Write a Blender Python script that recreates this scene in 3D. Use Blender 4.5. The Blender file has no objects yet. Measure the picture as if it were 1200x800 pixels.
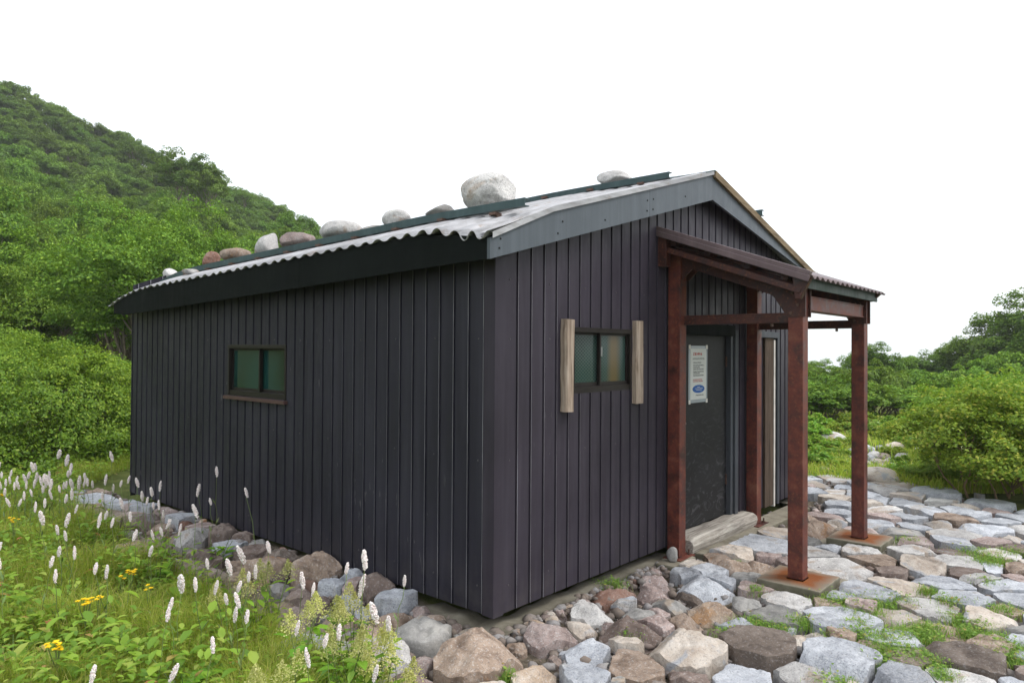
import bpy, math, random
import numpy as np
from mathutils import Vector, noise, Matrix
rad = math.radians
rng = np.random.default_rng(7)
random.seed(7)
sc = bpy.context.scene
COL = sc.collection

# ------------------------------------------------------------------ camera
F, PITCH, ROLL, AZ = 831.4, .0121, -.0065, .7223      # focal length in pixels of a 1200 px wide picture
CAM = np.array([-3.243, -3.0, 1.65])
cd = bpy.data.cameras.new('camera'); cam = bpy.data.objects.new('camera', cd); COL.objects.link(cam)
sc.camera = cam
cd.sensor_width = 36; cd.lens = F / 1200 * 36; cd.clip_start = .05; cd.clip_end = 9000
fwd = Vector((math.cos(AZ) * math.cos(PITCH), math.sin(AZ) * math.cos(PITCH), math.sin(PITCH)))
right = Vector((math.sin(AZ), -math.cos(AZ), 0)); up = right.cross(fwd)
cr, sr = math.cos(ROLL), math.sin(ROLL)
r2 = right * cr - up * sr; u2 = up * cr + right * sr
# picture x = c*x - s*y ; y(down) = s*x + c*y
M = Matrix((( r2.x, u2.x, -fwd.x), (r2.y, u2.y, -fwd.y), (r2.z, u2.z, -fwd.z))).to_4x4()
M.translation = Vector(CAM); cam.matrix_world = M

def ray(px, py):
    x = (px - 600) / F; y = (py - 400) / F
    c, s = math.cos(ROLL), math.sin(ROLL)
    x, y = c * x + s * y, -s * x + c * y
    f2, u = 1, -y
    fw = f2 * math.cos(PITCH) - u * math.sin(PITCH); U = f2 * math.sin(PITCH) + u * math.cos(PITCH)
    return np.array([fw * math.cos(AZ) + x * math.sin(AZ), fw * math.sin(AZ) - x * math.cos(AZ), U])
def at_z(px, py, z):
    d = ray(px, py); return CAM + d * (z - CAM[2]) / d[2]
def at_depth(px, py, D): return CAM + ray(px, py) * D
def RF(x, y):                                  # right / forward of the camera on the ground
    dx, dy = x - CAM[0], y - CAM[1]
    return dx * math.sin(AZ) - dy * math.cos(AZ), dx * math.cos(AZ) + dy * math.sin(AZ)
def from_RF(r, f):
    return CAM[0] + f * math.cos(AZ) + r * math.sin(AZ), CAM[1] + f * math.sin(AZ) - r * math.cos(AZ)
def to_px(x, y, z):
    r, f = RF(x, y); U = z - CAM[2]
    f2 = f * math.cos(PITCH) + U * math.sin(PITCH); v = -f * math.sin(PITCH) + U * math.cos(PITCH)
    X, Y = r / f2, -v / f2; c, s = math.cos(ROLL), math.sin(ROLL)
    return 600 + F * (c * X - s * Y), 400 + F * (s * X + c * Y)

# ------------------------------------------------------------------ helpers
def tag(o, label=None, cat=None, group=None, kind=None):
    if label: o['label'] = label
    if cat: o['category'] = cat
    if group: o['group'] = group
    if kind: o['kind'] = kind
    return o
def empty(name, loc=(0, 0, 0), rz=0, label=None, cat=None, group=None):
    o = bpy.data.objects.new(name, None); COL.objects.link(o); o.location = loc; o.rotation_euler = (0, 0, rz)
    o.empty_display_size = .1
    return tag(o, label, cat, group)
def link(name, me, mat=None, parent=None, smooth=False):
    if mat is not None and len(me.materials) == 0: me.materials.append(mat)
    o = bpy.data.objects.new(name, me); COL.objects.link(o)
    if parent: o.parent = parent
    if smooth:
        me.polygons.foreach_set('use_smooth', [True] * len(me.polygons))
    return o
class MB:
    def __init__(s): s.v = []; s.f = []
    def add(s, v, f):
        b = len(s.v); s.v += [tuple(p) for p in v]; s.f += [tuple(i + b for i in q) for q in f]; return s
    def box(s, a, b, j=0, rot=None, c=None):
        x0, y0, z0 = a; x1, y1, z1 = b
        v = [Vector(p) for p in ((x0,y0,z0),(x1,y0,z0),(x1,y1,z0),(x0,y1,z0),(x0,y0,z1),(x1,y0,z1),(x1,y1,z1),(x0,y1,z1))]
        if rot is not None:
            c = Vector(c) if c is not None else (Vector(a) + Vector(b)) / 2
            v = [rot @ (p - c) + c for p in v]
        return s.add(v, [(0,3,2,1),(4,5,6,7),(0,1,5,4),(1,2,6,5),(2,3,7,6),(3,0,4,7)])
    def beam(s, p, q, w, h, upv=(0, 0, 1)):          # box section between two points
        p, q = Vector(p), Vector(q); d = (q - p).normalized(); side = d.cross(Vector(upv)).normalized(); u = side.cross(d)
        v = []
        for e in (p, q):
            for a, b in ((-1,-1),(1,-1),(1,1),(-1,1)): v.append(e + side * a * w / 2 + u * b * h / 2)
        return s.add(v, [(0,1,2,3),(7,6,5,4),(0,4,5,1),(1,5,6,2),(2,6,7,3),(3,7,4,0)])
    def tube(s, pts, rads, n=8, cap=True):
        pts = [Vector(p) for p in pts]; rings = []
        prev = None
        for i, p in enumerate(pts):
            d = (pts[min(i + 1, len(pts) - 1)] - pts[max(i - 1, 0)]).normalized()
            a = d.orthogonal().normalized() if prev is None else (prev - d * prev.dot(d)).normalized()
            prev = a; b = d.cross(a)
            rings.append([p + (a * math.cos(2 * math.pi * k / n) + b * math.sin(2 * math.pi * k / n)) * rads[i] for k in range(n)])
        v = [q for r in rings for q in r]; f = []
        for i in range(len(pts) - 1):
            for k in range(n):
                f.append((i*n+k, i*n+(k+1)%n, (i+1)*n+(k+1)%n, (i+1)*n+k))
        if cap: f += [tuple(range(n))[::-1], tuple((len(pts)-1)*n + k for k in range(n))]
        return s.add(v, f)
    def prism(s, poly, axis, a, b):                  # polygon in the other two axes, extruded along axis
        def P(u, w, t):
            return {0: (t, u, w), 1: (u, t, w), 2: (u, w, t)}[axis]
        n = len(poly); v = [P(u, w, a) for u, w in poly] + [P(u, w, b) for u, w in poly]
        f = [tuple(range(n)), tuple(range(n, 2*n))[::-1]] + [(i, (i+1) % n + 0, (i+1) % n + n, i + n)[::-1] for i in range(n)]
        return s.add(v, f)
    def build(s, name, mat, parent=None, bevel=0, smooth=False):
        me = bpy.data.meshes.new(name); me.from_pydata(s.v, [], s.f); me.update()
        o = link(name, me, mat, parent, smooth)
        if bevel:
            import bmesh
            bm = bmesh.new(); bm.from_mesh(me)
            bmesh.ops.recalc_face_normals(bm, faces=bm.faces)
            es = [e for e in bm.edges if len(e.link_faces) == 2 and e.calc_face_angle(0) > .5]
            bmesh.ops.bevel(bm, geom=es, offset=bevel, segments=2, profile=.6, affect='EDGES', clamp_overlap=True)
            bm.to_mesh(me); bm.free()
        else:
            import bmesh
            bm = bmesh.new(); bm.from_mesh(me); bmesh.ops.recalc_face_normals(bm, faces=bm.faces); bm.to_mesh(me); bm.free()
        return o
def np_mesh(name, V, nper):                          # V: (n, nper, 3) separate faces
    n = V.shape[0]; me = bpy.data.meshes.new(name)
    me.vertices.add(n * nper); me.vertices.foreach_set('co', V.reshape(-1).astype(np.float32))
    me.loops.add(n * nper); me.loops.foreach_set('vertex_index', np.arange(n * nper, dtype=np.int32))
    me.polygons.add(n); me.polygons.foreach_set('loop_start', np.arange(0, n * nper, nper, dtype=np.int32))
    me.polygons.foreach_set('loop_total', np.full(n, nper, dtype=np.int32))
    me.update(calc_edges=True); return me
def idx_mesh(name, V, Fq):
    me = bpy.data.meshes.new(name); n, k = Fq.shape
    me.vertices.add(len(V)); me.vertices.foreach_set('co', V.reshape(-1).astype(np.float32))
    me.loops.add(n * k); me.loops.foreach_set('vertex_index', Fq.reshape(-1).astype(np.int32))
    me.polygons.add(n); me.polygons.foreach_set('loop_start', np.arange(0, n * k, k, dtype=np.int32))
    me.polygons.foreach_set('loop_total', np.full(n, k, dtype=np.int32))
    me.update(calc_edges=True); return me

# ------------------------------------------------------------------ node helpers
def new_mat(name):
    m = bpy.data.materials.new(name); m.use_nodes = True
    nt = m.node_tree; nt.nodes.clear()
    out = nt.nodes.new('ShaderNodeOutputMaterial')
    return m, nt, out
def N(nt, t, **kw):
    n = nt.nodes.new(t)
    for k, v in kw.items():
        if k == 'inp':
            for a, b in v.items():
                if isinstance(b, bpy.types.NodeSocket): nt.links.new(b, n.inputs[a])
                else: n.inputs[a].default_value = b
        else: setattr(n, k, v)
    return n
def rgb(c): return (c[0], c[1], c[2], 1)
def coord(nt, kind='Object', scale=(1, 1, 1)):
    tc = N(nt, 'ShaderNodeTexCoord'); mp = N(nt, 'ShaderNodeMapping', inp={'Vector': tc.outputs[kind], 'Scale': scale}); return mp.outputs[0]
def noise_n(nt, vec, scale, detail=4, rough=.55, dist=0):
    return N(nt, 'ShaderNodeTexNoise', inp={'Vector': vec, 'Scale': scale, 'Detail': detail, 'Roughness': rough, 'Distortion': dist})
def ramp(nt, fac, stops, interp='LINEAR'):
    r = N(nt, 'ShaderNodeValToRGB', inp={'Fac': fac}); cr_ = r.color_ramp; cr_.interpolation = interp
    while len(cr_.elements) < len(stops): cr_.elements.new(.5)
    for e, (p, c) in zip(cr_.elements, stops): e.position = p; e.color = rgb(c) if not isinstance(c, (int, float)) else (c, c, c, 1)
    return r.outputs[0]
def mix(nt, fac, a, b, bt='MIX'):
    m = N(nt, 'ShaderNodeMix', data_type='RGBA', blend_type=bt)
    for k, v in ((0, fac), (6, a), (7, b)):
        s = m.inputs[k]
        if isinstance(v, bpy.types.NodeSocket): nt.links.new(v, s)
        elif isinstance(v, (int, float)): s.default_value = v if k == 0 else (v, v, v, 1)
        else: s.default_value = rgb(v)
    return m.outputs[2]
def bump(nt, h, strength, dist): return N(nt, 'ShaderNodeBump', inp={'Height': h, 'Strength': strength, 'Distance': dist}).outputs[0]
def principled(nt, out, base, rough=.6, metal=0, normal=None, spec=.5):
    p = N(nt, 'ShaderNodeBsdfPrincipled')
    for k, v in (('Base Color', base), ('Roughness', rough), ('Metallic', metal), ('Specular IOR Level', spec)):
        if isinstance(v, bpy.types.NodeSocket): nt.links.new(v, p.inputs[k])
        elif k == 'Base Color': p.inputs[k].default_value = rgb(v)
        else: p.inputs[k].default_value = v
    if normal is not None: nt.links.new(normal, p.inputs['Normal'])
    nt.links.new(p.outputs[0], out.inputs[0]); return p

# painted steel sheet (walls, fascias): a little dirt, chips and splash marks
def mat_sheet(name, col, rough=.42, chips=.5, var=.25, streak=True, wav=.5, spec=.17):
    m, nt, out = new_mat(name)
    v = coord(nt); geo = N(nt, 'ShaderNodeNewGeometry')
    n1 = noise_n(nt, v, 1.3, 5).outputs[0]
    c = mix(nt, ramp(nt, n1, [(.3, 0), (.7, 1)]), tuple(x * (1 - var) for x in col), tuple(x * (1 + var) for x in col))
    if streak:
        vs = coord(nt, scale=(14, 14, .7)); n2 = noise_n(nt, vs, 1.0, 4).outputs[0]
        c = mix(nt, ramp(nt, n2, [(.45, 0), (.75, .35)]), c, tuple(x * 1.7 + .012 for x in col))
    # chips and scratches, lighter: fine vertical ones
    vc = coord(nt, scale=(30, 30, 7)); n3 = noise_n(nt, vc, 1.0, 2, .7).outputs[0]
    gate = noise_n(nt, v, 1.1, 3).outputs[0]
    g = N(nt, 'ShaderNodeMath', operation='MULTIPLY', inp={0: ramp(nt, n3, [(.685, 0), (.73, 1)]), 1: ramp(nt, gate, [(.48, 0), (.64, chips)])}).outputs[0]
    c = mix(nt, g, c, (.22, .21, .21))
    # dust splashed up near the ground
    sep = N(nt, 'ShaderNodeSeparateXYZ', inp={0: geo.outputs['Position']})
    mr = N(nt, 'ShaderNodeMapRange', inp={'Value': sep.outputs[2], 'From Min': -.1, 'From Max': .45, 'To Min': 1, 'To Max': 0}).outputs[0]
    n4 = noise_n(nt, v, 6, 5, .7).outputs[0]
    dd = N(nt, 'ShaderNodeMath', operation='MULTIPLY', inp={0: mr, 1: ramp(nt, n4, [(.4, 0), (.75, .45)])}).outputs[0]
    c = mix(nt, dd, c, (.09, .08, .075))
    r = ramp(nt, n4, [(.3, rough - .08), (.7, rough + .12)])
    nb = noise_n(nt, coord(nt, scale=(3, 3, .8)), 2.2, 2).outputs[0]
    principled(nt, out, c, r, 0, bump(nt, nb, wav, .02), spec); return m
def mat_rust(name='rust', dark=.8, redder=0):
    m, nt, out = new_mat(name); v = coord(nt)
    n1 = noise_n(nt, v, 9, 6, .65).outputs[0]; n2 = noise_n(nt, v, 45, 4, .7).outputs[0]
    c = ramp(nt, n1, [(.32, (.036*dark, .011*dark, .009*dark)), (.46, (.098*dark, .020*dark, .013*dark)), (.57, (.145*dark, .031*dark, .018*dark)), (.70, (.20*dark, .078*dark, .048*dark))])
    c = mix(nt, ramp(nt, n2, [(.55, 0), (.70, .65)]), c, (.20, .068, .025))
    n3 = noise_n(nt, v, 120, 2, .6).outputs[0]
    c = mix(nt, ramp(nt, n3, [(.66, 0), (.72, .4)]), c, (.03, .012, .01))
    principled(nt, out, c, ramp(nt, n1, [(.3, .38), (.7, .75)]), 0, bump(nt, n2, .25, .004)); return m
def mat_wood(name, a, b, axis='Z', sc_=1.0):
    m, nt, out = new_mat(name)
    s = {'Z': (22, 22, 1.2), 'X': (1.2, 22, 22), 'Y': (22, 1.2, 22)}[axis]
    v = coord(nt, scale=tuple(q * sc_ for q in s)); n1 = noise_n(nt, v, 1.6, 6, .65, 1.2).outputs[0]
    c = ramp(nt, n1, [(.25, tuple(x * .45 for x in a)), (.42, a), (.6, b), (.8, tuple(min(1, x * 1.25) for x in b))])
    n2 = noise_n(nt, coord(nt), 4, 4).outputs[0]
    c = mix(nt, ramp(nt, n2, [(.5, 0), (.8, .5)]), c, tuple(x * .5 for x in a))
    principled(nt, out, c, .85, 0, bump(nt, n1, .6, .006), .2); return m
def mat_stone(name, stops, speck=.5, patch=None, sscale=1.0, spec_dark=(.08, .08, .085), spec_light=(.62, .62, .62)):
    m, nt, out = new_mat(name); v0 = coord(nt)
    oi = N(nt, 'ShaderNodeObjectInfo')
    off = N(nt, 'ShaderNodeVectorMath', operation='SCALE', inp={0: (37, 91, 53)}); nt.links.new(oi.outputs['Random'], off.inputs['Scale'])
    v = N(nt, 'ShaderNodeVectorMath', operation='ADD', inp={0: v0, 1: off.outputs[0]}).outputs[0]
    n1 = noise_n(nt, v, 5 * sscale, 6, .6, .6).outputs[0]
    c = ramp(nt, n1, stops)
    if patch:
        n5 = noise_n(nt, v, 3.2, 4, .55, .8).outputs[0]
        c = mix(nt, ramp(nt, n5, [(patch[1], 0), (patch[1] + .07, 1)]), c, patch[0])
    n2 = noise_n(nt, v, 95, 3, .7).outputs[0]; n3 = noise_n(nt, v, 60, 3, .75).outputs[0]
    c = mix(nt, ramp(nt, n2, [(.54, 0), (.62, speck)]), c, spec_dark)
    c = mix(nt, ramp(nt, n3, [(.55, 0), (.64, speck * .8)]), c, spec_light)
    # object to object variation of tone
    hs = N(nt, 'ShaderNodeHueSaturation', inp={'Color': c, 'Saturation': 1.0})
    val = N(nt, 'ShaderNodeMapRange', inp={'Value': oi.outputs['Random'], 'To Min': .78, 'To Max': 1.22}); nt.links.new(val.outputs[0], hs.inputs['Value'])
    nb = noise_n(nt, v, 26, 7, .7).outputs[0]
    nb2 = noise_n(nt, v, 7, 5, .6, .4).outputs[0]
    h = N(nt, 'ShaderNodeMath', operation='MULTIPLY_ADD', inp={0: nb2, 1: 1.6, 2: nb}).outputs[0]
    # dirt settled in hollows of the noise
    c2 = mix(nt, ramp(nt, nb2, [(.3, .55), (.46, 0)]), hs.outputs[0], tuple(x * .55 for x in stops[0][1]))
    principled(nt, out, c2, .85, 0, bump(nt, h, .7, .016), .2); return m
def mat_leaf(name, cols, trans=.35, rough=.5, objvar=.25):
    m, nt, out = new_mat(name); geo = N(nt, 'ShaderNodeNewGeometry'); oi = N(nt, 'ShaderNodeObjectInfo')
    c = ramp(nt, geo.outputs['Random Per Island'], cols)
    hs = N(nt, 'ShaderNodeHueSaturation', inp={'Color': c})
    hu = N(nt, 'ShaderNodeMapRange', inp={'Value': oi.outputs['Random'], 'To Min': .480, 'To Max': .505}); nt.links.new(hu.outputs[0], hs.inputs['Hue'])
    mul = N(nt, 'ShaderNodeMath', operation='MULTIPLY', inp={0: oi.outputs['Random'], 1: 7.31}); fr = N(nt, 'ShaderNodeMath', operation='FRACT', inp={0: mul.outputs[0]})
    va = N(nt, 'ShaderNodeMapRange', inp={'Value': fr.outputs[0], 'To Min': 1 - objvar, 'To Max': 1 + objvar}); nt.links.new(va.outputs[0], hs.inputs['Value'])
    col = hs.outputs[0]
    d = N(nt, 'ShaderNodeBsdfDiffuse', inp={'Color': col}); t = N(nt, 'ShaderNodeBsdfTranslucent', inp={'Color': mix(nt, .5, col, (.22, .30, .03))})
    mx = N(nt, 'ShaderNodeMixShader', inp={0: trans, 1: d.outputs[0], 2: t.outputs[0]})
    g = N(nt, 'ShaderNodeBsdfGlossy', inp={'Color': (1, 1, 1, 1), 'Roughness': rough})
    mx2 = N(nt, 'ShaderNodeMixShader', inp={0: .018, 1: mx.outputs[0], 2: g.outputs[0]})
    nt.links.new(mx2.outputs[0], out.inputs[0]); return m
def mat_plain(name, col, rough=.6, metal=0, var=.2, scale=8, spec=.25, bmp=.15):
    m, nt, out = new_mat(name); v = coord(nt); n = noise_n(nt, v, scale, 5).outputs[0]
    c = mix(nt, ramp(nt, n, [(.3, 0), (.7, 1)]), tuple(x * (1 - var) for x in col), tuple(x * (1 + var) for x in col))
    principled(nt, out, c, rough, metal, bump(nt, n, bmp, .004), spec); return m

MT = {}
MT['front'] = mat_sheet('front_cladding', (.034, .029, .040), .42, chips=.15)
MT['lip'] = mat_plain('seam_edge_highlight', (.36, .36, .39), .35, 0, .6, 3)  # sky reflection on the bent seam edges, put into a paler colour
MT['side'] = mat_sheet('side_cladding', (.0215, .0205, .030), .42, chips=.35)  # same sheet as the front wall, its shade put into a darker colour
MT['trimgrey'] = mat_sheet('painted_trim', (.080, .094, .110), .40, chips=.3, var=.12, wav=.12)
MT['fascia'] = mat_sheet('dark_green_fascia', (.007, .0090, .0085), .65, spec=.04, chips=.05, var=.2, streak=False)
MT['jamb'] = mat_sheet('grey_door_jamb', (.05, .056, .066), .45, chips=.3)
MT['green'] = mat_sheet('dark_green_rail', (.045, .075, .078), .4, chips=.4, var=.2)
MT['porchsheet'] = mat_sheet('brown_porch_sheet', (.13, .095, .10), .35, chips=.4)
MT['porchgreen'] = mat_sheet('porch_green_board', (.028, .045, .036), .5, chips=.3)
MT['rust'] = mat_rust('red_rusted_steel', .86)
MT['rustdark'] = mat_rust('dark_rusted_steel', .36)
MT['wood'] = mat_wood('weathered_wood', (.25, .19, .145), (.40, .33, .27))
MT['woodx'] = mat_wood('weathered_sill_wood', (.27, .24, .21), (.46, .43, .38), 'X')
MT['woodbrown'] = mat_wood('brown_wood', (.11, .06, .04), (.16, .09, .06))
MT['woodgreyb'] = mat_wood('grey_plank', (.055, .038, .028), (.10, .072, .052))
MT['verge'] = mat_wood('verge_batten', (.16, .115, .07), (.25, .19, .12), 'X')
MT['white'] = mat_plain('white_painted_edge', (.62, .60, .55), .6)
MT['frame'] = mat_plain('bronze_window_frame', (.014, .011, .010), .4, 0, .2)
MT['sillbrown'] = mat_plain('brown_metal_sill', (.075, .042, .04), .4)
MT['black'] = mat_plain('dark_void', (.012, .012, .012), .8)
MT['bolt'] = mat_plain('bolt_steel', (.12, .075, .06), .5, .5)
MT['screw'] = mat_plain('screw_heads', (.09, .085, .09), .4, .3)
MT['latch'] = mat_plain('latch_metal', (.4, .4, .4), .35, .8)

def mat_door():
    m, nt, out = new_mat('door_panel'); v = coord(nt)
    n1 = noise_n(nt, v, 2.2, 5).outputs[0]
    c = ramp(nt, n1, [(.3, (.012, .012, .013)), (.7, (.020, .020, .022))])
    ns = noise_n(nt, coord(nt, scale=(4, 4, 9)), 1, 6, .62, 3.5).outputs[0]
    geo = N(nt, 'ShaderNodeNewGeometry'); sep = N(nt, 'ShaderNodeSeparateXYZ', inp={0: geo.outputs['Position']})
    mr = N(nt, 'ShaderNodeMapRange', inp={'Value': sep.outputs[2], 'From Min': .05, 'From Max': 1.3, 'To Min': 1, 'To Max': .12}).outputs[0]
    g = N(nt, 'ShaderNodeMath', operation='MULTIPLY', inp={0: ramp(nt, ns, [(.54, 0), (.72, .7)]), 1: mr}).outputs[0]
    c = mix(nt, g, c, (.13, .13, .14))
    principled(nt, out, c, .5, 0, bump(nt, ns, .2, .004), .2); return m
MT['door'] = mat_door()
def mat_roof():
    m, nt, out = new_mat('galvanised_roof'); v = coord(nt)
    n1 = noise_n(nt, v, 1.5, 6, .6).outputs[0]; n2 = noise_n(nt, coord(nt, scale=(3, 22, 22)), 1.0, 5, .7).outputs[0]
    c = ramp(nt, n1, [(.3, (.27, .27, .285)), (.55, (.40, .40, .415)), (.8, (.50, .50, .51))])
    c = mix(nt, ramp(nt, n2, [(.42, 0), (.66, .75)]), c, (.17, .165, .16))
    n3 = noise_n(nt, v, 7, 6, .75).outputs[0]
    c = mix(nt, ramp(nt, n3, [(.56, 0), (.68, .7)]), c, (.20, .13, .08))
    principled(nt, out, c, .42, .35, bump(nt, n2, .2, .004)); return m
MT['roof'] = mat_roof()
def mat_glass(name, base, wire=False):
    m, nt, out = new_mat(name); v = coord(nt)
    n1 = noise_n(nt, coord(nt, scale=(2.2, 2.2, .9)), 1.5, 3).outputs[0]
    c = ramp(nt, n1, [(.35, tuple(x * .55 for x in base)), (.5, base), (.7, (base[0] * .8, base[1] * 1.1, base[2] * 1.25))])
    if wire:
        gs = []
        for s in (1, -1):
            mp = N(nt, 'ShaderNodeMapping', inp={'Vector': v, 'Rotation': (0, s * rad(56), 0)})
            w = N(nt, 'ShaderNodeTexWave', wave_type='BANDS', bands_direction='X', inp={'Vector': mp.outputs[0], 'Scale': 14.5, 'Distortion': 0})
            gs.append(ramp(nt, w.outputs['Fac'], [(.8, 0), (.93, .55)]))
        g = N(nt, 'ShaderNodeMath', operation='MAXIMUM', inp={0: gs[0], 1: gs[1]}).outputs[0]
        c = mix(nt, g, c, (.075, .10, .09))
        # something ochre standing behind the pane
        sep = N(nt, 'ShaderNodeSeparateXYZ', inp={0: v})
    if wire:                                          # something ochre standing behind the right hand pane
        sx = N(nt, 'ShaderNodeSeparateXYZ', inp={0: v}); dx = N(nt, 'ShaderNodeMath', operation='SUBTRACT', inp={0: sx.outputs[0], 1: 1.36})
        ab = N(nt, 'ShaderNodeMath', operation='ABSOLUTE', inp={0: dx.outputs[0]})
        c = mix(nt, ramp(nt, ab.outputs[0], [(.03, .8), (.10, 0)]), c, (.11, .075, .03))
    principled(nt, out, c, .12 if wire else .09, 0, bump(nt, noise_n(nt, v, 60, 2).outputs[0], .05, .002), .22 if wire else .5); return m
MT['glass_side'] = mat_glass('frosted_green_glass', (.010, .040, .034))
MT['glass_front'] = mat_glass('wired_glass', (.014, .036, .030), True)
def mat_concrete(name, rusty=False, dk=1.0):
    m, nt, out = new_mat(name); v = coord(nt)
    n1 = noise_n(nt, v, 6, 7, .65).outputs[0]; n2 = noise_n(nt, v, 60, 4, .7).outputs[0]
    c = ramp(nt, n1, [(.3, (.13*dk, .115*dk, .085*dk)), (.5, (.22*dk, .20*dk, .155*dk)), (.7, (.30*dk, .28*dk, .225*dk))])
    c = mix(nt, ramp(nt, n2, [(.6, 0), (.7, .5)]), c, (.12, .11, .09))
    geo = N(nt, 'ShaderNodeNewGeometry'); sepn = N(nt, 'ShaderNodeSeparateXYZ', inp={0: geo.outputs['Normal']})
    # green algae grown on the upright sides
    al = N(nt, 'ShaderNodeMath', operation='MULTIPLY', inp={0: ramp(nt, sepn.outputs[2], [(.3, .75 if dk == 1 else .1), (.7, 0)]), 1: ramp(nt, n1, [(.3, 1), (.75, .5)])}).outputs[0]
    c = mix(nt, al, c, (.10, .10, .065))
    if rusty:                                         # rust washed out of the post foot over the pad
        sp = N(nt, 'ShaderNodeSeparateXYZ', inp={0: v})
        ax = N(nt, 'ShaderNodeMath', operation='ABSOLUTE', inp={0: sp.outputs[0]}).outputs[0]
        ay = N(nt, 'ShaderNodeMath', operation='ABSOLUTE', inp={0: sp.outputs[1]}).outputs[0]
        mx_ = N(nt, 'ShaderNodeMath', operation='MAXIMUM', inp={0: ax, 1: ay}).outputs[0]
        dn = N(nt, 'ShaderNodeMath', operation='MULTIPLY_ADD', inp={0: n1, 1: -.22, 2: mx_}).outputs[0]
        f = ramp(nt, dn, [(.0, 1), (.06, .55), (.12, 0)])
        up_ = ramp(nt, sepn.outputs[2], [(.5, 0), (.8, 1)])
        f = N(nt, 'ShaderNodeMath', operation='MULTIPLY', inp={0: f, 1: up_}).outputs[0]
        c = mix(nt, f, c, (.20, .065, .018))
    principled(nt, out, c, .9, 0, bump(nt, n2, .5, .006), .2); return m
MT['concrete'] = mat_concrete('old_concrete'); MT['pad'] = mat_concrete('rust_stained_pad', True); MT['footing'] = mat_concrete('dirty_footing', False, .62)

ST = {
 'b': ('blue grey', mat_stone('blue_grey_granite', [(.3, (.24, .255, .285)), (.5, (.385, .405, .44)), (.7, (.52, .54, .575))], .5, ((.34, .32, .30), .6))),
 'w': ('pale speckled', mat_stone('pale_granite', [(.3, (.33, .32, .31)), (.5, (.46, .45, .44)), (.7, (.58, .57, .55))], .5, ((.36, .30, .25), .56))),
 'c': ('cream', mat_stone('cream_granite', [(.3, (.33, .27, .22)), (.5, (.47, .41, .35)), (.7, (.58, .54, .49))], .35, ((.34, .35, .37), .56))),
 't': ('tan', mat_stone('tan_weathered_stone', [(.3, (.17, .12, .09)), (.5, (.29, .22, .17)), (.7, (.40, .32, .26))], .4, ((.30, .17, .09), .6), 1.4)),
 'n': ('brown', mat_stone('brown_stone', [(.3, (.11, .08, .067)), (.5, (.19, .145, .125)), (.7, (.27, .22, .19))], .3, ((.30, .31, .33), .63))),
 'r': ('reddish', mat_stone('reddish_stone', [(.3, (.14, .07, .05)), (.5, (.24, .135, .10)), (.7, (.33, .23, .19))], .3)),
 'p': ('pinkish', mat_stone('pinkish_stone', [(.3, (.20, .15, .135)), (.5, (.32, .25, .23)), (.7, (.42, .36, .34))], .5)),
 'g': ('smooth grey', mat_stone('smooth_grey_stone', [(.3, (.17, .17, .165)), (.5, (.26, .255, .245)), (.7, (.35, .34, .32))], .2, ((.30, .25, .20), .6))),
 'o': ('orange tinged', mat_stone('orange_stained_stone', [(.3, (.20, .13, .09)), (.5, (.36, .28, .21)), (.7, (.50, .44, .38))], .4, ((.36, .22, .12), .58))),
 'd': ('dark brown', mat_stone('dark_brown_stone', [(.3, (.085, .066, .055)), (.5, (.15, .12, .10)), (.7, (.21, .175, .15))], .25)),
}

# ------------------------------------------------------------------ world, sun
w = bpy.data.worlds.new('World'); sc.world = w; w.use_nodes = True
nt = w.node_tree; nt.nodes.clear()
wo = N(nt, 'ShaderNodeOutputWorld')
SUN_EL, SUN_AZ = rad(52), rad(-52)                     # sun stands to the front right of the hut
sky = N(nt, 'ShaderNodeTexSky', sky_type='NISHITA'); sky.sun_disc = False
sky.sun_elevation = SUN_EL; sky.sun_rotation = rad(90) - SUN_AZ; sky.air_density = 1.2; sky.dust_density = 3
b1 = N(nt, 'ShaderNodeBackground', inp={'Color': sky.outputs[0], 'Strength': .05})
tc = N(nt, 'ShaderNodeTexCoord'); sp = N(nt, 'ShaderNodeSeparateXYZ', inp={0: tc.outputs['Generated']})
cn = noise_n(nt, tc.outputs['Generated'], 2.0, 4).outputs[0]
hcol = ramp(nt, sp.outputs[2], [(.0, (.62, .675, .71)), (.10, (.70, .735, .76)), (.25, (.86, .87, .88)), (.5, (1, 1, 1)), (1, (1.0, 1.0, 1.0))])
hcol = mix(nt, ramp(nt, cn, [(.35, 0), (.7, .12)]), hcol, (.88, .93, 1.0))
b2 = N(nt, 'ShaderNodeBackground', inp={'Color': hcol, 'Strength': 1.08})
ad = N(nt, 'ShaderNodeAddShader', inp={0: b1.outputs[0], 1: b2.outputs[0]}); nt.links.new(ad.outputs[0], wo.inputs[0])
sd = bpy.data.lights.new('sun', 'SUN'); sd.energy = 1.3; sd.angle = rad(16); sd.color = (1, .97, .92)
so = bpy.data.objects.new('sun', sd); COL.objects.link(so)
sdir = Vector((math.cos(SUN_EL) * math.cos(SUN_AZ), math.cos(SUN_EL) * math.sin(SUN_AZ), math.sin(SUN_EL)))
so.rotation_euler = sdir.to_track_quat('Z', 'Y').to_euler(); so.location = (0, -10, 30)
sc.view_settings.view_transform = 'Standard'; sc.view_settings.look = 'None'
sc.view_settings.exposure = 0.42; sc.view_settings.gamma = 1
sc.view_settings.use_curve_mapping = False
sc.cycles.max_bounces = 6; sc.cycles.diffuse_bounces = 3; sc.cycles.transmission_bounces = 3; sc.cycles.volume_bounces = 1

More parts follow.
